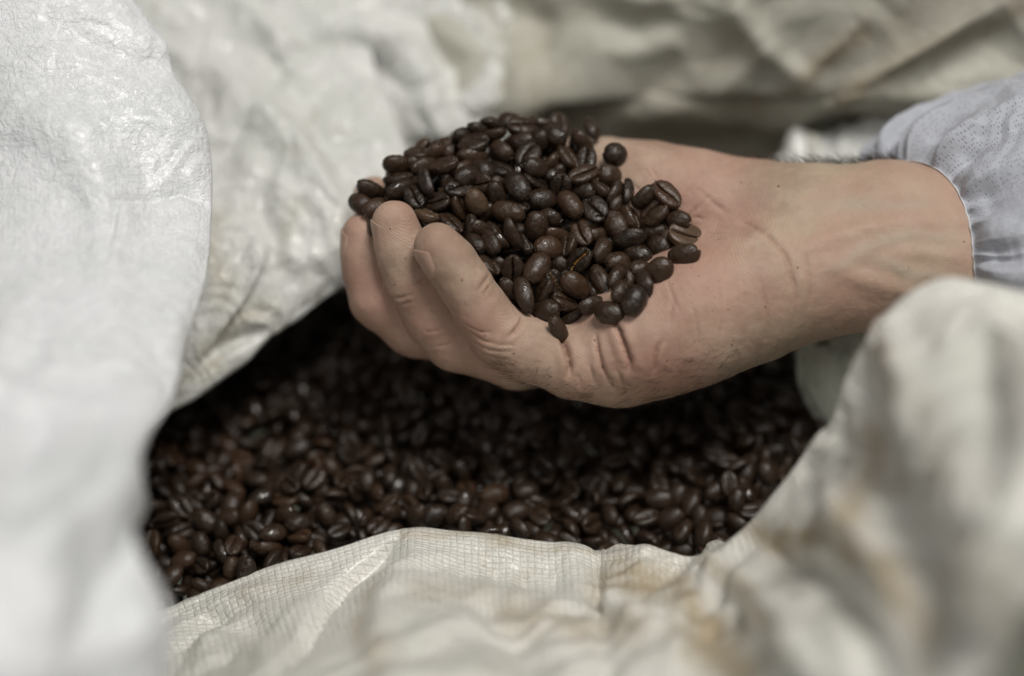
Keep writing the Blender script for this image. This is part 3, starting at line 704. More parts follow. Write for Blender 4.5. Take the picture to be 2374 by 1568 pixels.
# ------------------------------------------------------------------ woven plastic sack
def catmull(A, n):
    """A (k, ...) -> n samples"""
    A = np.asarray(A, float); k = len(A); t = np.linspace(0, k-1, n); i = np.clip(np.floor(t).astype(int), 0, k-2); f = (t-i).reshape((-1,)+(1,)*(A.ndim-1))
    g = lambda j: A[np.clip(j, 0, k-1)]
    p0, p1, p2, p3 = g(i-1), g(i), g(i+1), g(i+2)
    p0 = np.where((i-1 < 0).reshape(f.shape), 2*p1-p2, p0); p3 = np.where((i+2 > k-1).reshape(f.shape), 2*p2-p1, p3)
    return .5*((2*p1)+(-p0+p2)*f+(2*p0-5*p1+4*p2-p3)*f*f+(-p0+3*p1-3*p2+p3)*f**3)
def seg_d(P, line):
    best = np.full(P.shape[:-1], 1e9); tt = np.zeros(P.shape[:-1]); side = np.zeros(P.shape[:-1]); line = np.asarray(line, float); n = len(line)-1
    for k in range(n):
        a, b = line[k], line[k+1]; ba = b-a; pa = P-a; t = np.clip((pa@ba)/(ba@ba), 0, 1); d = ((pa-t[..., None]*ba)**2).sum(-1)
        m = d < best; best = np.where(m, d, best); tt = np.where(m, (k+t)/n, tt); side = np.where(m, np.sign(pa[..., 0]*ba[1]-pa[..., 1]*ba[0]), side)
    return np.sqrt(best), tt, side
def sheet(name, ctrl, nu, nv, mat, parent, folds=(), crumples=((.03, 3., 3, 0),), thick=.35, dirt_shade=None, flip=False, label=None, edge_keep=None):
    """ctrl[i][j] = (px, py, z); folds = (polyline in picture units, width units, height mm, sharpness)"""
    G = catmull(np.asarray(ctrl, float), nu); G = catmull(G.swapaxes(0, 1), nv).swapaxes(0, 1)
    H = HPa(G); du = np.linalg.norm(np.diff(H, axis=0), axis=-1); dv = np.linalg.norm(np.diff(H, axis=1), axis=-1)
    U = np.concatenate([[0], np.cumsum(du.mean(1))]); Vv = np.concatenate([[0], np.cumsum(dv.mean(0))])
    def normals(H):
        a = np.gradient(H, axis=0); b = np.gradient(H, axis=1); n = np.cross(a, b); n /= np.linalg.norm(n, axis=-1)[..., None]+1e-9
        return n if not flip else -n
    N = normals(H); off = np.zeros(H.shape[:2]); pxy = G[..., :2]
    for line, w, hgt, shp in folds:
        d, t, sd = seg_d(pxy+14*np.stack([pnoise(H*.03), pnoise(H*.03+9)], -1), line); tap = np.sin(np.clip(t, .03, .97)*math.pi)**.5
        prof = np.exp(-(d/w)**2) if shp == 0 else (np.exp(-(d/w)) if shp == 1 else np.where(sd > 0, np.exp(-(d/w)), np.exp(-(d/(w*.35))**2)))
        off += hgt*tap*prof
    for fr, amp, oc, seed in crumples: off += amp*crumple(H*fr, oc, seed)
    off += .6*fbm(H*.02+3, 2)
    if edge_keep is not None:      # keep one rim row close to its drawn place
        off *= edge_keep(np.linspace(0, 1, nu)[:, None], np.linspace(0, 1, nv)[None, :])
    H2 = H+N*off[..., None]
    me = new_mesh(name+'_mesh', H2W(H2.reshape(-1, 3)), grid_faces(nu, nv))
    uvl = me.uv_layers.new(name='UVMap'); uu, vv = np.meshgrid(U, Vv, indexing='ij'); uv = np.stack([uu, vv], -1).reshape(-1, 2)
    li = np.empty(len(me.loops), np.int32); me.loops.foreach_get('vertex_index', li); uvl.data.foreach_set('uv', uv[li].ravel().astype(np.float32))
    dd = np.zeros(H.shape[:2])
    for line, w, a in (dirt_shade or ()):
        d, t, _ = seg_d(pxy+30*np.stack([pnoise(H*.04+2), pnoise(H*.04+7)], -1), line); dd = np.maximum(dd, a*np.exp(-(d/w)**2))
    attr(me, 'dirt_shade', dd.ravel())
    o = link(name, me, mat, parent, label)
    md = o.modifiers.new('thickness', 'SOLIDIFY'); md.thickness = thick/1000; md.offset = -1
    return o
def sack_material(name, base=(.70, .70, .68), dirt_shade_col=(.30, .23, .13), rough=.42, weave=.6, pitch=2.5, crinkle=.5, dirt_bias=0., coat=0.0, yellow=0.0):
    m = NT(name); uv = m.uv(); o = m.mapping(m.obj(), (1000, 1000, 1000))
    sep = m.n('ShaderNodeSeparateXYZ'); wob = m.n('ShaderNodeVectorMath', operation='ADD'); m.l(m.mapping(uv, (1/pitch, 1.45/pitch, 1)), wob.inputs[0])
    nz = m.n('ShaderNodeTexNoise'); m.l(uv, nz.inputs['Vector']); nz.inputs['Scale'].default_value = .06
    sc_ = m.n('ShaderNodeVectorMath', operation='SCALE'); m.l(nz.outputs['Color'], sc_.inputs[0]); sc_.inputs['Scale'].default_value = 1.2; m.l(sc_.outputs[0], wob.inputs[1]); m.l(wob.outputs[0], sep.inputs[0])
    u, v = sep.outputs[0], sep.outputs[1]; fu = m.math('FRACT', u); fv = m.math('FRACT', v)
    par = m.math('MODULO', m.math('ADD', m.math('FLOOR', u), m.math('FLOOR', v)), 2.0); par = m.math('ABSOLUTE', par)
    def A(t):
        x = m.math('ABSOLUTE', m.math('SUBTRACT', m.math('MULTIPLY', t, 2), 1)); return m.math('SUBTRACT', 1, m.math('POWER', x, 5))
    def B(t): return m.math('ADD', .35, m.math('MULTIPLY', m.math('SINE', m.math('MULTIPLY', t, math.pi)), .65))
    w1 = m.math('MULTIPLY', A(fu), B(fv)); w2 = m.math('MULTIPLY', A(fv), B(fu))
    mixn = m.n('ShaderNodeMix', data_type='FLOAT'); m.l(par, mixn.inputs[0]); m.l(w1, mixn.inputs[2]); m.l(w2, mixn.inputs[3]); wv = mixn.outputs[0]
    big = m.noise(o, .022, 4, .6); med = m.noise(o, .12, 5, .65); dirt_shade = m.at('dirt_shade').outputs['Fac']
    col = m.mix(m.ramp(big, .35, .65), (*base, 1), (base[0]*.90, base[1]*.91, base[2]*.90, 1))
    dm = m.math('ADD', m.math('MULTIPLY', dirt_shade, m.ramp(med, .30, .60, .45, 1.1)), m.ramp(m.math('ADD', med, m.math('MULTIPLY', big, .5)), .88-dirt_bias, 1.05-dirt_bias, 0, .35), clamp=True)
    col = m.mix(dm, col, (*dirt_shade_col, 1))
    col = m.mix(m.math('MULTIPLY', m.ramp(wv, .45, .05), .35*weave), col, (.42, .36, .26, 1))
    m.l(col, m.b.inputs['Base Color']); m.b.inputs['Roughness'].default_value = rough; m.b.inputs['Specular IOR Level'].default_value = .5
    m.b.inputs['Coat Weight'].default_value = coat; m.b.inputs['Coat Roughness'].default_value = .16
    m.b.inputs['Subsurface Weight'].default_value = .08; m.b.inputs['Subsurface Radius'].default_value = (.004, .004, .004); m.b.inputs['Subsurface Scale'].default_value = 1
    ck = m.vor(m.mapping(o, (1, 1, 1)), .16, 'DISTANCE_TO_EDGE'); rg = m.noise(o, .22, 4, .6, 1.5); rg = m.math('ABSOLUTE', m.math('SUBTRACT', rg, .5))
    h = m.math('ADD', m.math('MULTIPLY', m.ramp(rg, 0, .12), crinkle*1.4), m.math('MULTIPLY', m.ramp(ck, 0, .2), crinkle*.8))
    h = m.math('ADD', h, m.math('MULTIPLY', m.noise(o, .5, 4, .6), crinkle))
    b1 = m.bump(h, .6, .0009); m.l(m.bump(wv, weave, .00035, b1), m.b.inputs['Normal'])
    return m.m

def build_sack():
    sk = link('woven_sack', None, None, None, "large white woven plastic sack folded open around dark coffee beans", "sack")
    sk.location = (0, .30, -.02); inv = Matrix.Translation((0, .30, -.02)).inverted()
    mA = sack_material('sack_front_cloth', (.79, .775, .72), (.42, .345, .235), .34, .8, 2.1, .15, .02, coat=.3)
    mB = sack_material('sack_left_film', (.80, .81, .83), (.6, .57, .52), .36, .2, 2.3, .26, -.2, coat=.12)
    mC = sack_material('sack_flap_cloth', (.80, .80, .77), (.42, .37, .25), .28, .30, 2.3, .42, .04, coat=.35)
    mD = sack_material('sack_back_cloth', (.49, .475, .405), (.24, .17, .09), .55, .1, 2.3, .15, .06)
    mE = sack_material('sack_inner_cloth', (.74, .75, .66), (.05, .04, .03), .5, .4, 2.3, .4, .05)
    # A: the near rim
    rim = [(250, 1490, -20), (330, 1440, -60), (430, 1396, -80), (600, 1325, -90), (780, 1273, -100), (930, 1229, -110), (1090, 1236, -90), (1250, 1256, -60), (1350, 1266, -45), (1392, 1286, -40), (1440, 1277, -5), (1500, 1267, 10),
           (1610, 1292, 40), (1700, 1248, 95), (1755, 1195, 130), (1830, 1100, 170), (1895, 1010, 200), (1930, 975, 225), (1960, 880, 260), (2010, 790, 295), (2070, 715, 315), (2130, 668, 335), (2200, 645, 350), (2290, 660, 365), (2400, 684, 380), (2540, 710, 400), (2650, 730, 420)]
    rim = [(x, y, z+135+45*np.clip((x-1400)/600, 0, 1)) for x, y, z in rim]
    ctrl = []
    n = len(rim)
    for k, (x, y, z) in enumerate(rim):
        t = np.clip((x-1500)/700, 0, 1); ox, oy = .05+.75*t, 1-.35*t
        if x > 2250: ox, oy = .35, .95
        if x < 900: ox, oy = .22, 1.0
        row = [(x+ox*55-10*(1-t), y+oy*40+150, z-330), (x+ox*24, y+oy*30+10, z-110), (x+ox*4, y+oy*6, z-26), (x, y, z), (x+ox*12, y+oy*12, z+22), (x+ox*60, y+oy*60, z+70), (x+ox*150, y+oy*150, z+230), (x+ox*270, y+oy*270, z+470), (x+ox*450, y+oy*450, z+720), (x+ox*750, y+oy*750, z+850)]
        ctrl.append(row)
    sheet('front_rim', ctrl, 460, 260, mA, sk, folds=[
        ([(1710, 1262), (1600, 1400), (1560, 1560)], 40, -5, 0), ([(1740, 1250), (1900, 1330), (2010, 1480), (2060, 1600)], 34, 7, 0), ([(1690, 1330), (1830, 1450), (1930, 1600)], 40, -6, 0),
        ([(1960, 990), (2100, 1150), (2150, 1330), (2160, 1500)], 60, 8, 0), ([(1900, 1120), (2000, 1240), (2090, 1400)], 30, -5, 0), ([(2250, 700), (2280, 900), (2250, 1200)], 60, 6, 0), ([(2374, 1150), (2300, 1350), (2250, 1560)], 45, -8, 0),
        ([(1400, 1290), (1430, 1400), (1560, 1500)], 30, -4, 0), ([(930, 1236), (820, 1330), (700, 1470), (640, 1568)], 26, 6, 2), ([(960, 1260), (900, 1400), (880, 1560)], 40, -4, 0), ([(1080, 1400), (1180, 1450), (1260, 1560)], 50, 5, 0), ([(1000, 1290), (1200, 1330), (1370, 1350)], 30, 3, 0),
        ([(420, 1420), (560, 1440), (700, 1470)], 26, 3, 0), ([(2060, 760), (2120, 900), (2110, 1050)], 36, -5, 0)],
        crumples=((.024, 4.5, 2, 1), (.052, 2.4, 2, 5), (.13, .35, 2, 6)), dirt_shade=[([(1430, 1340), (1560, 1370), (1620, 1450), (1720, 1560)], 60, .95), ([(1760, 1250), (1900, 1230), (2040, 1300), (2120, 1480)], 34, .95), ([(1985, 1010), (2010, 1120), (2000, 1230)], 26, .8), ([(1180, 1400), (1300, 1440), (1480, 1490)], 44, .6), ([(870, 1370), (850, 1450), (880, 1568)], 40, .5), ([(980, 1380), (1120, 1350)], 30, .35), ([(2200, 1250), (2120, 1400), (2150, 1568)], 40, .5), ([(2330, 1300), (2374, 1568)], 60, .4), ([(940, 1245), (1100, 1250), (1350, 1278)], 14, .5), ([(560, 1370), (720, 1330)], 24, .35), ([(1650, 1300), (1760, 1400), (1830, 1500)], 24, .6), ([(2060, 860), (2160, 980), (2200, 1100)], 40, .3)],
        edge_keep=lambda u, v: .15+.85*sstep(np.abs(v-.335), .0, .16))
    # B: the big left fold
    edge = [(240, -90, -60), (300, -10, -50), (345, 52, -40), (385, 105, -30), (400, 165, -20), (432, 215, -10), (462, 262, 0), (480, 315, 5), (489, 380, 20), (490, 470, 60), (486, 560, 130), (478, 640, 210), (455, 720, 300), (428, 800, 380), (408, 890, 470), (385, 950, 550), (345, 1005, 640), (315, 1060, 720), (300, 1130, 790), (306, 1210, 850), (330, 1290, 900), (372, 1370, 930), (395, 1450, 950), (390, 1540, 960), (370, 1660, 970)]
    ctrl = []
    for k, (x, y, z) in enumerate(edge):
        q = k/(len(edge)-1)
        ctrl.append([(x-150, y+30, z-300), (x-60, y+20, z-150), (x-12, y+4, z-45), (x, y, z), (x-14, y, z+26), (x-60, y+6, z+62), (x-150, y+20, z+100), (x-280, y+30, z+120+60*q), (x-430, y+40, z+110+120*q), (x-640, y+40, z+40+160*q), (x-850, y+40, z-60+160*q)])
    sheet('left_fold', ctrl, 420, 300, mB, sk, folds=[
        ([(250, 620), (270, 480), (420, 440), (480, 470)], 26, 2.5, 2), ([(60, 250), (180, 330), (260, 480), (250, 700)], 60, -4, 0), ([(300, 1050), (240, 1180), (120, 1250), (30, 1260)], 60, -8, 0), ([(330, 1250), (250, 1330), (180, 1500)], 50, 6, 0), ([(130, 900), (60, 1050), (20, 1200)], 70, 5, 0),
        ([(400, 180), (250, 120), (120, 60)], 40, 3, 0), ([(120, 700), (60, 820), (0, 900)], 40, 3, 0)],
        crumples=((.035, 2.0, 2, 21), (.10, .50, 2, 8), (.24, .14, 2, 30)), dirt_shade=[([(480, 600), (400, 900)], 14, .25)],
        edge_keep=lambda u, v: .22+.78*sstep(np.abs(v-.3), .0, .10))
    # C: the flap hanging over the beans between the left fold and the hand
    edge = [(180, 1120, -60), (270, 1050, -110), (335, 1000, -150), (400, 955, -170), (455, 925, -190), (520, 878, -215), (575, 838, -235), (630, 782, -255), (690, 742, -275), (745, 700, -290), (800, 662, -310), (860, 635, -330), (930, 590, -360), (1010, 540, -420)]
    ctrl = []
    for k, (x, y, z) in enumerate(edge):
        q = k/(len(edge)-1); ux, uy = -.70+.38*q, -.78-.1*q
        L = 1-.35*q
        ctrl.append([(x-40, y-80, z-240), (x-18, y-34, z-110), (x-4, y-8, z-28), (x, y, z), (x+ux*14, y+uy*14, z+22), (x+ux*70*L, y+uy*70*L, z+38), (x+ux*190*L, y+uy*190*L, z+40), (x+ux*340*L, y+uy*340*L, z+10), (x+ux*520*L, y+uy*520*L, z-70), (x+ux*720*L, y+uy*720*L, z-190), (x+ux*950*L, y+uy*950*L, z-330)])
    sheet('hanging_flap', ctrl, 320, 300, mC, sk, folds=[
        ([(430, 120), (560, 240), (680, 340), (770, 480), (815, 600)], 42, 8, 0), ([(500, 300), (640, 430), (760, 560)], 34, 3, 0), ([(620, 330), (600, 480), (660, 640)], 28, -4, 0), ([(480, 820), (560, 700), (620, 560)], 26, 4, 2), ([(440, 880), (520, 800), (640, 760)], 22, -4, 0), ([(560, 560), (700, 600), (800, 590)], 28, 2.5, 0)],
        crumples=((.03, 4.5, 2, 44), (.085, 1.7, 2, 12), (.24, .3, 1, 3)), dirt_shade=[([(500, 520), (490, 600), (520, 700)], 30, .5), ([(470, 800), (540, 780), (600, 700)], 26, .5), ([(430, 880), (500, 850)], 22, .45), ([(650, 600), (700, 500)], 20, .3)],
        edge_keep=lambda u, v: .2+.8*sstep(np.abs(v-.3), .0, .10))
    # D: the back wall of the bag, white on the left, stained on the right
    xs = [-150, 150, 450, 700, 950, 1150, 1350, 1600, 1850, 2100, 2400, 2750]
    ctrl = []
    for x in xs:
        q = np.clip((x-900)/500, 0, 1); r = np.clip((x-1700)/500, 0, 1); s = 1-q
        ctrl.append([(x-80*s, -260, -230+60*r), (x-60*s, -120, -330+80*r), (x-30*s, 20, -420+110*r), (x, 140, -500+120*r), (x+20*s, 245-10*r, -545+130*r), (x+20*s, 285-20*r, -650+120*r), (x+20*s, 330, -840+120*r), (x+20*s, 440, -930+100*r), (x, 560, -1000+100*r), (x, 700, -1080+60*r)])
    for k, x in enumerate(xs):
        s2 = np.clip((1750-x)/800, 0, 1); ctrl[k] = [(a, b, c-s2*d) for (a, b, c), d in zip(ctrl[k], (420, 370, 300, 190, 90, 20, 0, 0, 0, 0))]
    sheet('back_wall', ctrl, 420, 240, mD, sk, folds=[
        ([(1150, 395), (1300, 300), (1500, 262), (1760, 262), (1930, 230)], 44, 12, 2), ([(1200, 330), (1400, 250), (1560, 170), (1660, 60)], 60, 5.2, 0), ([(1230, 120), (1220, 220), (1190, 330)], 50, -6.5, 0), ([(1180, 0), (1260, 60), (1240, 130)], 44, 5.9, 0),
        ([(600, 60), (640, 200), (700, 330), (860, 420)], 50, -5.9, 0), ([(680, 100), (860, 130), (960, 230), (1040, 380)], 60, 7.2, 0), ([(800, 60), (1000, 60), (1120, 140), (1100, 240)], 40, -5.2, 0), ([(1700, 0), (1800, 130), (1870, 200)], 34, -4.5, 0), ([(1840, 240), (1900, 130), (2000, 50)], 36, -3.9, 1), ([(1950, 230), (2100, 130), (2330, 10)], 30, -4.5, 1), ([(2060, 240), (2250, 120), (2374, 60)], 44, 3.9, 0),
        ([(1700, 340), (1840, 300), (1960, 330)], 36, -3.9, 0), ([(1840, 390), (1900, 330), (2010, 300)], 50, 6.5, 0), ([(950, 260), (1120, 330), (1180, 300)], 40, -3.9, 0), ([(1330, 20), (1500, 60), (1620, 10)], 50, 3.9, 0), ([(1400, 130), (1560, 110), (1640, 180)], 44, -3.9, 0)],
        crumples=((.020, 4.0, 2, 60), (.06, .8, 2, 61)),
        dirt_shade=[([(1830, 240), (1900, 150), (2000, 70)], 30.0, 0.60), ([(1650, 285), (1760, 262), (1850, 225)], 22.5, 0.48), ([(1950, 235), (2100, 130), (2374, 20)], 37.5, 0.54), ([(1300, 380), (1600, 320), (1760, 330)], 100.0, 0.39), ([(2050, 60), (2250, 20)], 75.0, 0.27), ([(1250, 60), (1230, 250)], 62.5, 0.21), ([(1500, 200), (1700, 120)], 50.0, 0.18), ([(1180, 330), (1260, 290)], 37.5, 0.30), ([(1960, 330), (2120, 260)], 62.5, 0.21)])  # brown stains, plus a broad stroke painting shade into the recess under the fold
    # white lining of the far left wall
    xs = [-200, 100, 350, 560, 760, 930, 1060, 1160, 1230, 1270]
    ctrl = []
    for k, x in enumerate(xs):
        q = np.clip((x-700)/500, 0, 1)
        ctrl.append([(x+60, -280, -740-30*q), (x+50, -130, -690-30*q), (x+30, 0, -630-30*q), (x+10, 130, -580-40*q), (x-10, 250, -560-40*q), (x-20, 350, -590-30*q), (x-40, 450, -690-30*q), (x-60, 580, -820), (x-80, 720, -930)])
    for j, dz in ((-1, -420), (-2, -160)): ctrl[j] = [(a, b, c+dz) for a, b, c in ctrl[j]]
    sheet('white_lining', ctrl, 300, 240, mC, sk, folds=[
        ([(620, 40), (700, 200), (760, 330), (880, 420)], 40, -9, 0), ([(640, 160), (800, 120), (900, 190), (960, 330)], 50, 9, 0), ([(760, 60), (900, 100), (980, 60)], 36, -6, 0), ([(900, 40), (1020, 60), (1080, 150), (1060, 240)], 46, 8, 0), ([(820, 250), (880, 330), (900, 430)], 34, -6, 0), ([(1000, 200), (1040, 320), (1020, 430)], 40, -6, 0), ([(560, 160), (640, 330), (760, 460)], 40, 7, 0)],
        crumples=((.026, 5.5, 3, 71), (.075, 2.2, 3, 72)), dirt_shade=[([(1120, 20), (1190, 140), (1140, 330)], 36, .4), ([(880, 300), (940, 420)], 40, .25)])
    # F: a pale crumpled fold of the lining standing up behind the wrist
    ctrl = []
    for x, yt in ((1730, 440), (1775, 395), (1810, 330), (1850, 285), (1880, 330), (1915, 300), (1970, 288), (2030, 262), (2100, 250), (2180, 262)):
        ctrl.append([(x+10, yt+70, -760), (x+6, yt+30, -660), (x, yt+14, -610), (x-6, yt+38, -580), (x-14, yt+90, -560), (x-20, yt+170, -570), (x-20, yt+270, -600)])
    sheet('lining_fold', ctrl, 140, 90, mC, sk, folds=[([(1880, 300), (1872, 360), (1860, 410)], 14, -6, 0), ([(1960, 300), (1940, 360)], 18, -3, 0)], crumples=((.045, 3.0, 2, 92), (.12, .8, 2, 93)), dirt_shade=[([(1885, 300), (1870, 400)], 14, .7), ([(1740, 430), (1800, 330)], 20, .3)])
    # E: inner wall under the forearm
    ctrl = []
    for x, yt in ((1845, 700), (1870, 690), (1920, 680), (1990, 670), (2080, 660), (2200, 650), (2400, 640)):
        ctrl.append([(x-30, yt-60, -300), (x-10, yt, -290), (x-2, yt+80, -280), (x, yt+130, -275), (x+8, yt+200, -285), (x+38, yt+260, -300), (x+75, yt+330, -340), (x+110, yt+420, -420)])
    sheet('inner_wall', ctrl, 160, 160, mE, sk, folds=[([(1890, 780), (1880, 880), (1930, 1000)], 16, 3, 0), ([(1940, 800), (1930, 900)], 22, -3, 0)], crumples=((.04, 2.5, 3, 81), (.12, .8, 2, 82)),
          dirt_shade=[([(1900, 779), (1912, 778)], 5, 1.6), ([(1862, 880), (1920, 990)], 14, .5)], edge_keep=lambda u, v: .3+.7*sstep(u+0*v, 0, .15))
    # closed body of the bag, unseen; added to block light from below
    V = []; rn = [(-.215, .10), (0, .085), (.215, .10), (.25, .30), (.225, .50), (0, .53), (-.225, .50), (-.25, .30)]
    loop = catmull(np.array(rn+[rn[0]]), 65)[:64]; cen = np.array([0, .31])
    for f, zz in ((1.0, .035), (1.03, -.02), (1.0, -.09), (.93, -.14), (.75, -.16), (.4, -.163), (.02, -.165)):
        for k, p in enumerate(loop): q = cen+(p-cen)*f*(1+.015*math.sin(k*1.7+zz*60)); V.append((q[0], q[1], zz))
    link('bag_body', new_mesh('bag_body_mesh', np.array(V), np.array([(r*64+k, r*64+(k+1) % 64, (r+1)*64+(k+1) % 64, (r+1)*64+k) for r in range(6) for k in range(64)])), mE, sk)
    for ch in sk.children: ch.matrix_parent_inverse = inv
    return sk

# ------------------------------------------------------------------ sleeve
def build_sleeve(parent):
    cuff = [(2018, 372, -175), (2050, 366, -140), (2090, 364, -100), (2128, 368, -62), (2170, 388, -20), (2207, 428, 25), (2233, 478, 62), (2247, 526, 88), (2255, 580, 108), (2262, 640, 120), (2268, 710, 105), (2262, 780, 60), (2235, 830, -20), (2180, 840, -120), (2110, 800, -220), (2050, 700, -290), (2015, 590, -300), (2000, 480, -260), (2003, 405, -215)]
    cuff = [(x, y, z+30*float(sstep(z, -140., -20.))) for x, y, z in cuff]
    N = len(cuff); c = np.array(cuff, float); cen = c.mean(0)
    rings = []
    far_c = np.array([2820, 430, -60.]); 
    for t in (0., .04, .10, .22, .45, .75, 1.0):
        row = []
        for k in range(N):
            rad = c[k]-cen; th = k/N*2*math.pi
            dirn = rad/np.linalg.norm(rad)
            e = 1-math.exp(-t*12)
            base = cen+(far_c-cen)*t
            grow = 1+.42*e+.75*t
            p = base+rad*grow*np.array([1-.75*min(1, t*2.2), 1, 1])
            row.append(p)
        rings.append(row)
    A = np.array(rings)                       # (T,N,3)
    nu = 560; nt = 210
    A2 = np.concatenate([A[:, -3:], A, A[:, :4]], 1); seg = catmull(A2.swapaxes(0, 1), (N+6)*40)
    i0 = np.linspace(3/(N+6)*((N+6)*40-1)*(N+6)/(N+6), 0, 1)
    # periodic sampling
    tt = (np.arange(nu)/nu*N+3); full = np.linspace(0, N+6, len(seg)); seg = np.stack([[np.interp(tt*(N+6)/(N+6), np.linspace(0, N+6, len(seg)), seg[:, j, k]) for k in range(3)] for j in range(seg.shape[1])])  # (T,3,nu)
    seg = seg.transpose(2, 0, 1)              # (nu,T,3)
    tk = np.array([0., .04, .10, .22, .45, .75, 1.0]); ts = np.linspace(0, 1, nt)**1.7
    G = np.stack([[np.interp(ts, tk, seg[i, :, k]) for k in range(3)] for i in range(nu)]).transpose(0, 2, 1)
    # smooth along t
    for _ in range(6): G[:, 1:-1] = (G[:, :-2]+2*G[:, 1:-1]+G[:, 2:])/4
    H = HPa(G); a = np.roll(H, -1, 0)-np.roll(H, 1, 0); b = np.gradient(H, axis=1); Nn = np.cross(a, b); Nn /= np.linalg.norm(Nn, axis=-1)[..., None]+1e-9
    cc = H.mean(0, keepdims=True)
    if ((H-cc)*Nn).sum() < 0: Nn = -Nn
    th = np.arange(nu)/nu*2*math.pi; rs = np.random.RandomState(2); q = np.stack([np.cos(th), np.sin(th), th*0], -1)
    ph = 30*th+2.8*pnoise(q*2.2)+1.0*pnoise(q*6); ph2 = 11*th+2.2*pnoise(q*1.5+5)
    amp = (.3+1.4*np.clip(.5+pnoise(q*3+9), 0, 1))
    g1 = (1-np.abs(np.sin(ph/2)))**1.0
    f1 = np.exp(-ts*9)*sstep(ts, 0, .03)+.12*np.exp(-ts*2.5); f2 = np.exp(-ts*6)*sstep(ts, .0, .07)
    off = amp[:, None]*g1[:, None]*f1[None]*2.0+(np.sin(ph2)*.5)[:, None]*f2[None]*9.0
    off += 1.6*crumple(H*.045, 3, 90)*sstep(ts, .02, .2)[None]
    H2 = H+Nn*off[..., None]
    q0 = H2.reshape(-1, 3); s0 = hand_sdf(q0); mm_ = (s0 < .3) & (np.tile(ts, nu) < .5); q0[mm_] += grad(hand_sdf, q0[mm_])*(.3-s0[mm_])[:, None]; s0 = hand_sdf(q0); wt = np.tile(np.exp(-(ts*60)**2), nu); mm_ = (s0 > .35) & (wt > .02); q0[mm_] -= grad(hand_sdf, q0[mm_])*((s0[mm_]-.35)*wt[mm_]*.8)[:, None]; H2 = q0.reshape(H2.shape)
    # rolled hem: first rows tucked inward
    me = new_mesh('sleeve_mesh', H2W(H2.reshape(-1, 3)), grid_faces(nu, nt, True))
    U = np.arange(nu)/nu*190.; Vl = np.concatenate([[0], np.cumsum(np.linalg.norm(np.diff(H, axis=1), axis=-1).mean(0))])
    uvl = me.uv_layers.new(name='UVMap'); uu, vv = np.meshgrid(U, Vl, indexing='ij'); uv = np.stack([uu, vv], -1).reshape(-1, 2)
    li = np.empty(len(me.loops), np.int32); me.loops.foreach_get('vertex_index', li); uvl.data.foreach_set('uv', uv[li].ravel().astype(np.float32))
    m = NT('sleeve_cloth'); u = m.uv(); wv = m.vor(m.mapping(u, (1, 1, 1)), .90, 'F1', .38); dots = m.ramp(wv, .32, .18)
    col = m.mix(m.math('MULTIPLY', dots, .75), (.54, .56, .61, 1), (.32, .32, .42, 1)); m.l(col, m.b.inputs['Base Color']); m.b.inputs['Roughness'].default_value = .7
    fib = m.noise(m.mapping(u, (3, .6, 1)), 2.2, 3); h = m.math('SUBTRACT', m.math('MULTIPLY', fib, .3), dots); m.l(m.bump(h, .6, .0003), m.b.inputs['Normal'])
    m.b.inputs['Sheen Weight'].default_value = .2
    # thin non-woven: some light comes through
    tr = m.n('ShaderNodeBsdfTranslucent'); tr.inputs[0].default_value = (.6, .6, .68, 1); mx = m.n('ShaderNodeMixShader'); mx.inputs[0].default_value = .25; m.l(m.b.outputs[0], mx.inputs[1]); m.l(tr.outputs[0], mx.inputs[2]); m.l(mx.outputs[0], m.out.inputs[0])
    o = link('sleeve', me, m.m, parent); md = o.modifiers.new('s', 'SOLIDIFY'); md.thickness = .0003
    hm = NT('hem'); hm.b.inputs['Base Color'].default_value = (.55, .54, .55, 1); hm.b.inputs['Roughness'].default_value = .7
    ring = H2[:, 0]-Nn[:, 0]*.12; r = .22*(1+.25*np.sin(ph*1.1)); T = np.roll(ring, -1, 0)-np.roll(ring, 1, 0); T /= np.linalg.norm(T, axis=1)[:, None]; n0 = Nn[:, 0]; b0 = np.cross(T, n0)
    V = np.stack([ring+r[:, None]*(math.cos(k/8*2*math.pi)*n0+math.sin(k/8*2*math.pi)*b0) for k in range(8)], 1)
    f = []
    for i in range(nu):
        for k in range(8): f.append((i*8+k, ((i+1) % nu)*8+k, ((i+1) % nu)*8+(k+1) % 8, i*8+(k+1) % 8))
    link('elastic_hem', new_mesh('hem_mesh', H2W(V.reshape(-1, 3)), np.array(f)), hm.m, o)
    return o
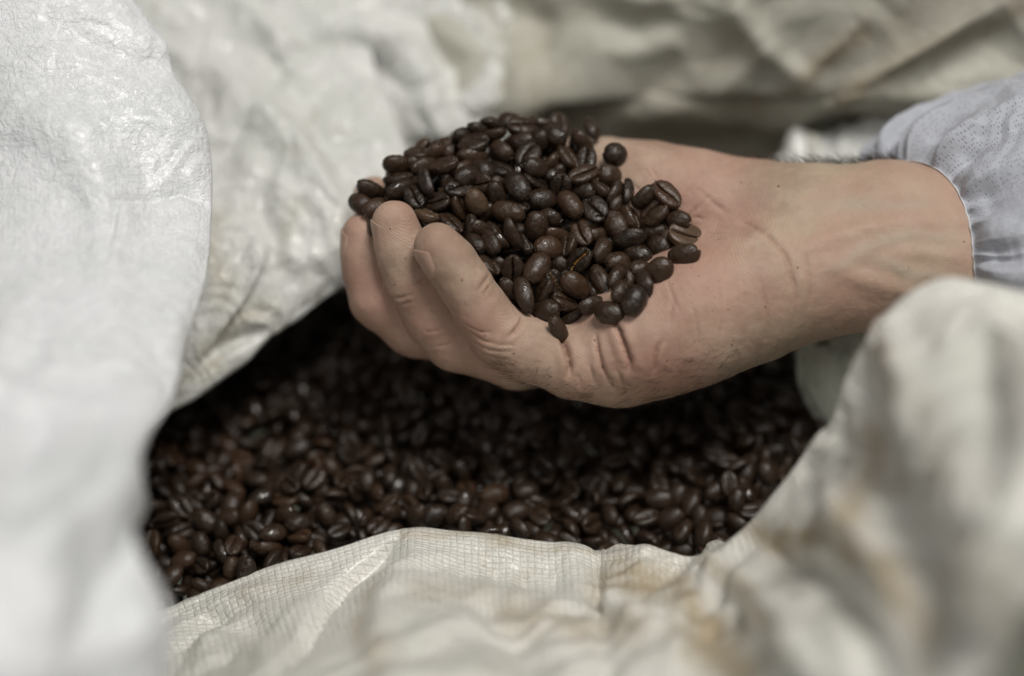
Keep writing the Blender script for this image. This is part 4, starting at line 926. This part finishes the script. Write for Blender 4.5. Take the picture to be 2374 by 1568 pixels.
# ------------------------------------------------------------------ build everything
import os
STEP = globals().get('STEP', 'all')
build_sack(); print('sack', time.time()-T0)
person = link('person', None, None, None, "right hand cupped palm up under coffee beans, forearm leaving a pale elastic-cuffed sleeve", "person")
body, BV, BG = build_hand(person); print('hand', time.time()-T0)
hairs(BV, BG, person); crumbs(BV); build_sleeve(person); print('sleeve', time.time()-T0)
mb = bean_material('roasted_bean'); mt = bean_material('tan_bean', tan=True); mc = bean_material('chaff_bean', chaff=(.40, .22, .07, 1)); ms = bean_material('shell_bean', chaff=(.22, .15, .09, 1))
M = {'mat': mb, 'mat_stuff': mb}
def prep(me, mat): me.materials.append(mat); return me
M['vars'] = [prep(bean_mesh('bean_mesh', 100+k, a=5.15*s, b=3.48*t, ct=2.95*u, cracks=c), mb) for k, (s, t, u, c) in enumerate(((1, 1, 1, .2), (1.04, .95, .95, 1), (.96, 1.05, 1.05, .6), (1.0, .92, 1.1, 0), (.93, 1.08, 1.0, 1.2), (1.06, 1.0, .9, .3), (.98, 1.0, 1.12, .1)))]
M['midvars'] = [prep(bean_mesh('sack_bean_mesh', 200+k, res=18, cracks=.5), mb) for k in range(5)]
M['low'] = [prep(bean_mesh('low_bean_mesh', 300+k, res=9, cracks=0), mb) for k in range(6)]
M['deep'] = [prep(bean_mesh('deep_bean_mesh', 330+k, res=5, cracks=0), mb) for k in range(2)]
M['round'] = prep(bean_mesh('round_bean_mesh', 401, a=4.4, b=3.9, ct=3.7, groove=.3, round_=.7, cracks=.2), mb)
M['flat'] = prep(bean_mesh('flat_bean_mesh', 402, a=5.6, b=4.0, ct=3.6, cb=1.1, groove=1.1, cracks=.2, dent=.4, openw=.8), mt)
M['tan'] = prep(bean_mesh('tan_bean_mesh', 403, cracks=.4), mt)
M['chaff'] = prep(bean_mesh('chaff_bean_mesh', 404, cracks=1.0, openw=1.5), mc)
M['shell'] = prep(bean_mesh('shell_bean_mesh', 405, b=3.0, groove=1.4, cracks=1.3, openw=2.6, dent=2.), ms)
M['cracked'] = prep(bean_mesh('cracked_bean_mesh', 406, b=4.1, cracks=1.8), mb)
build_heap(M); print('heap', time.time()-T0)
sack_beans(M); print('done', time.time()-T0)
for me in list(bpy.data.meshes):
    if me.users == 0: bpy.data.meshes.remove(me)
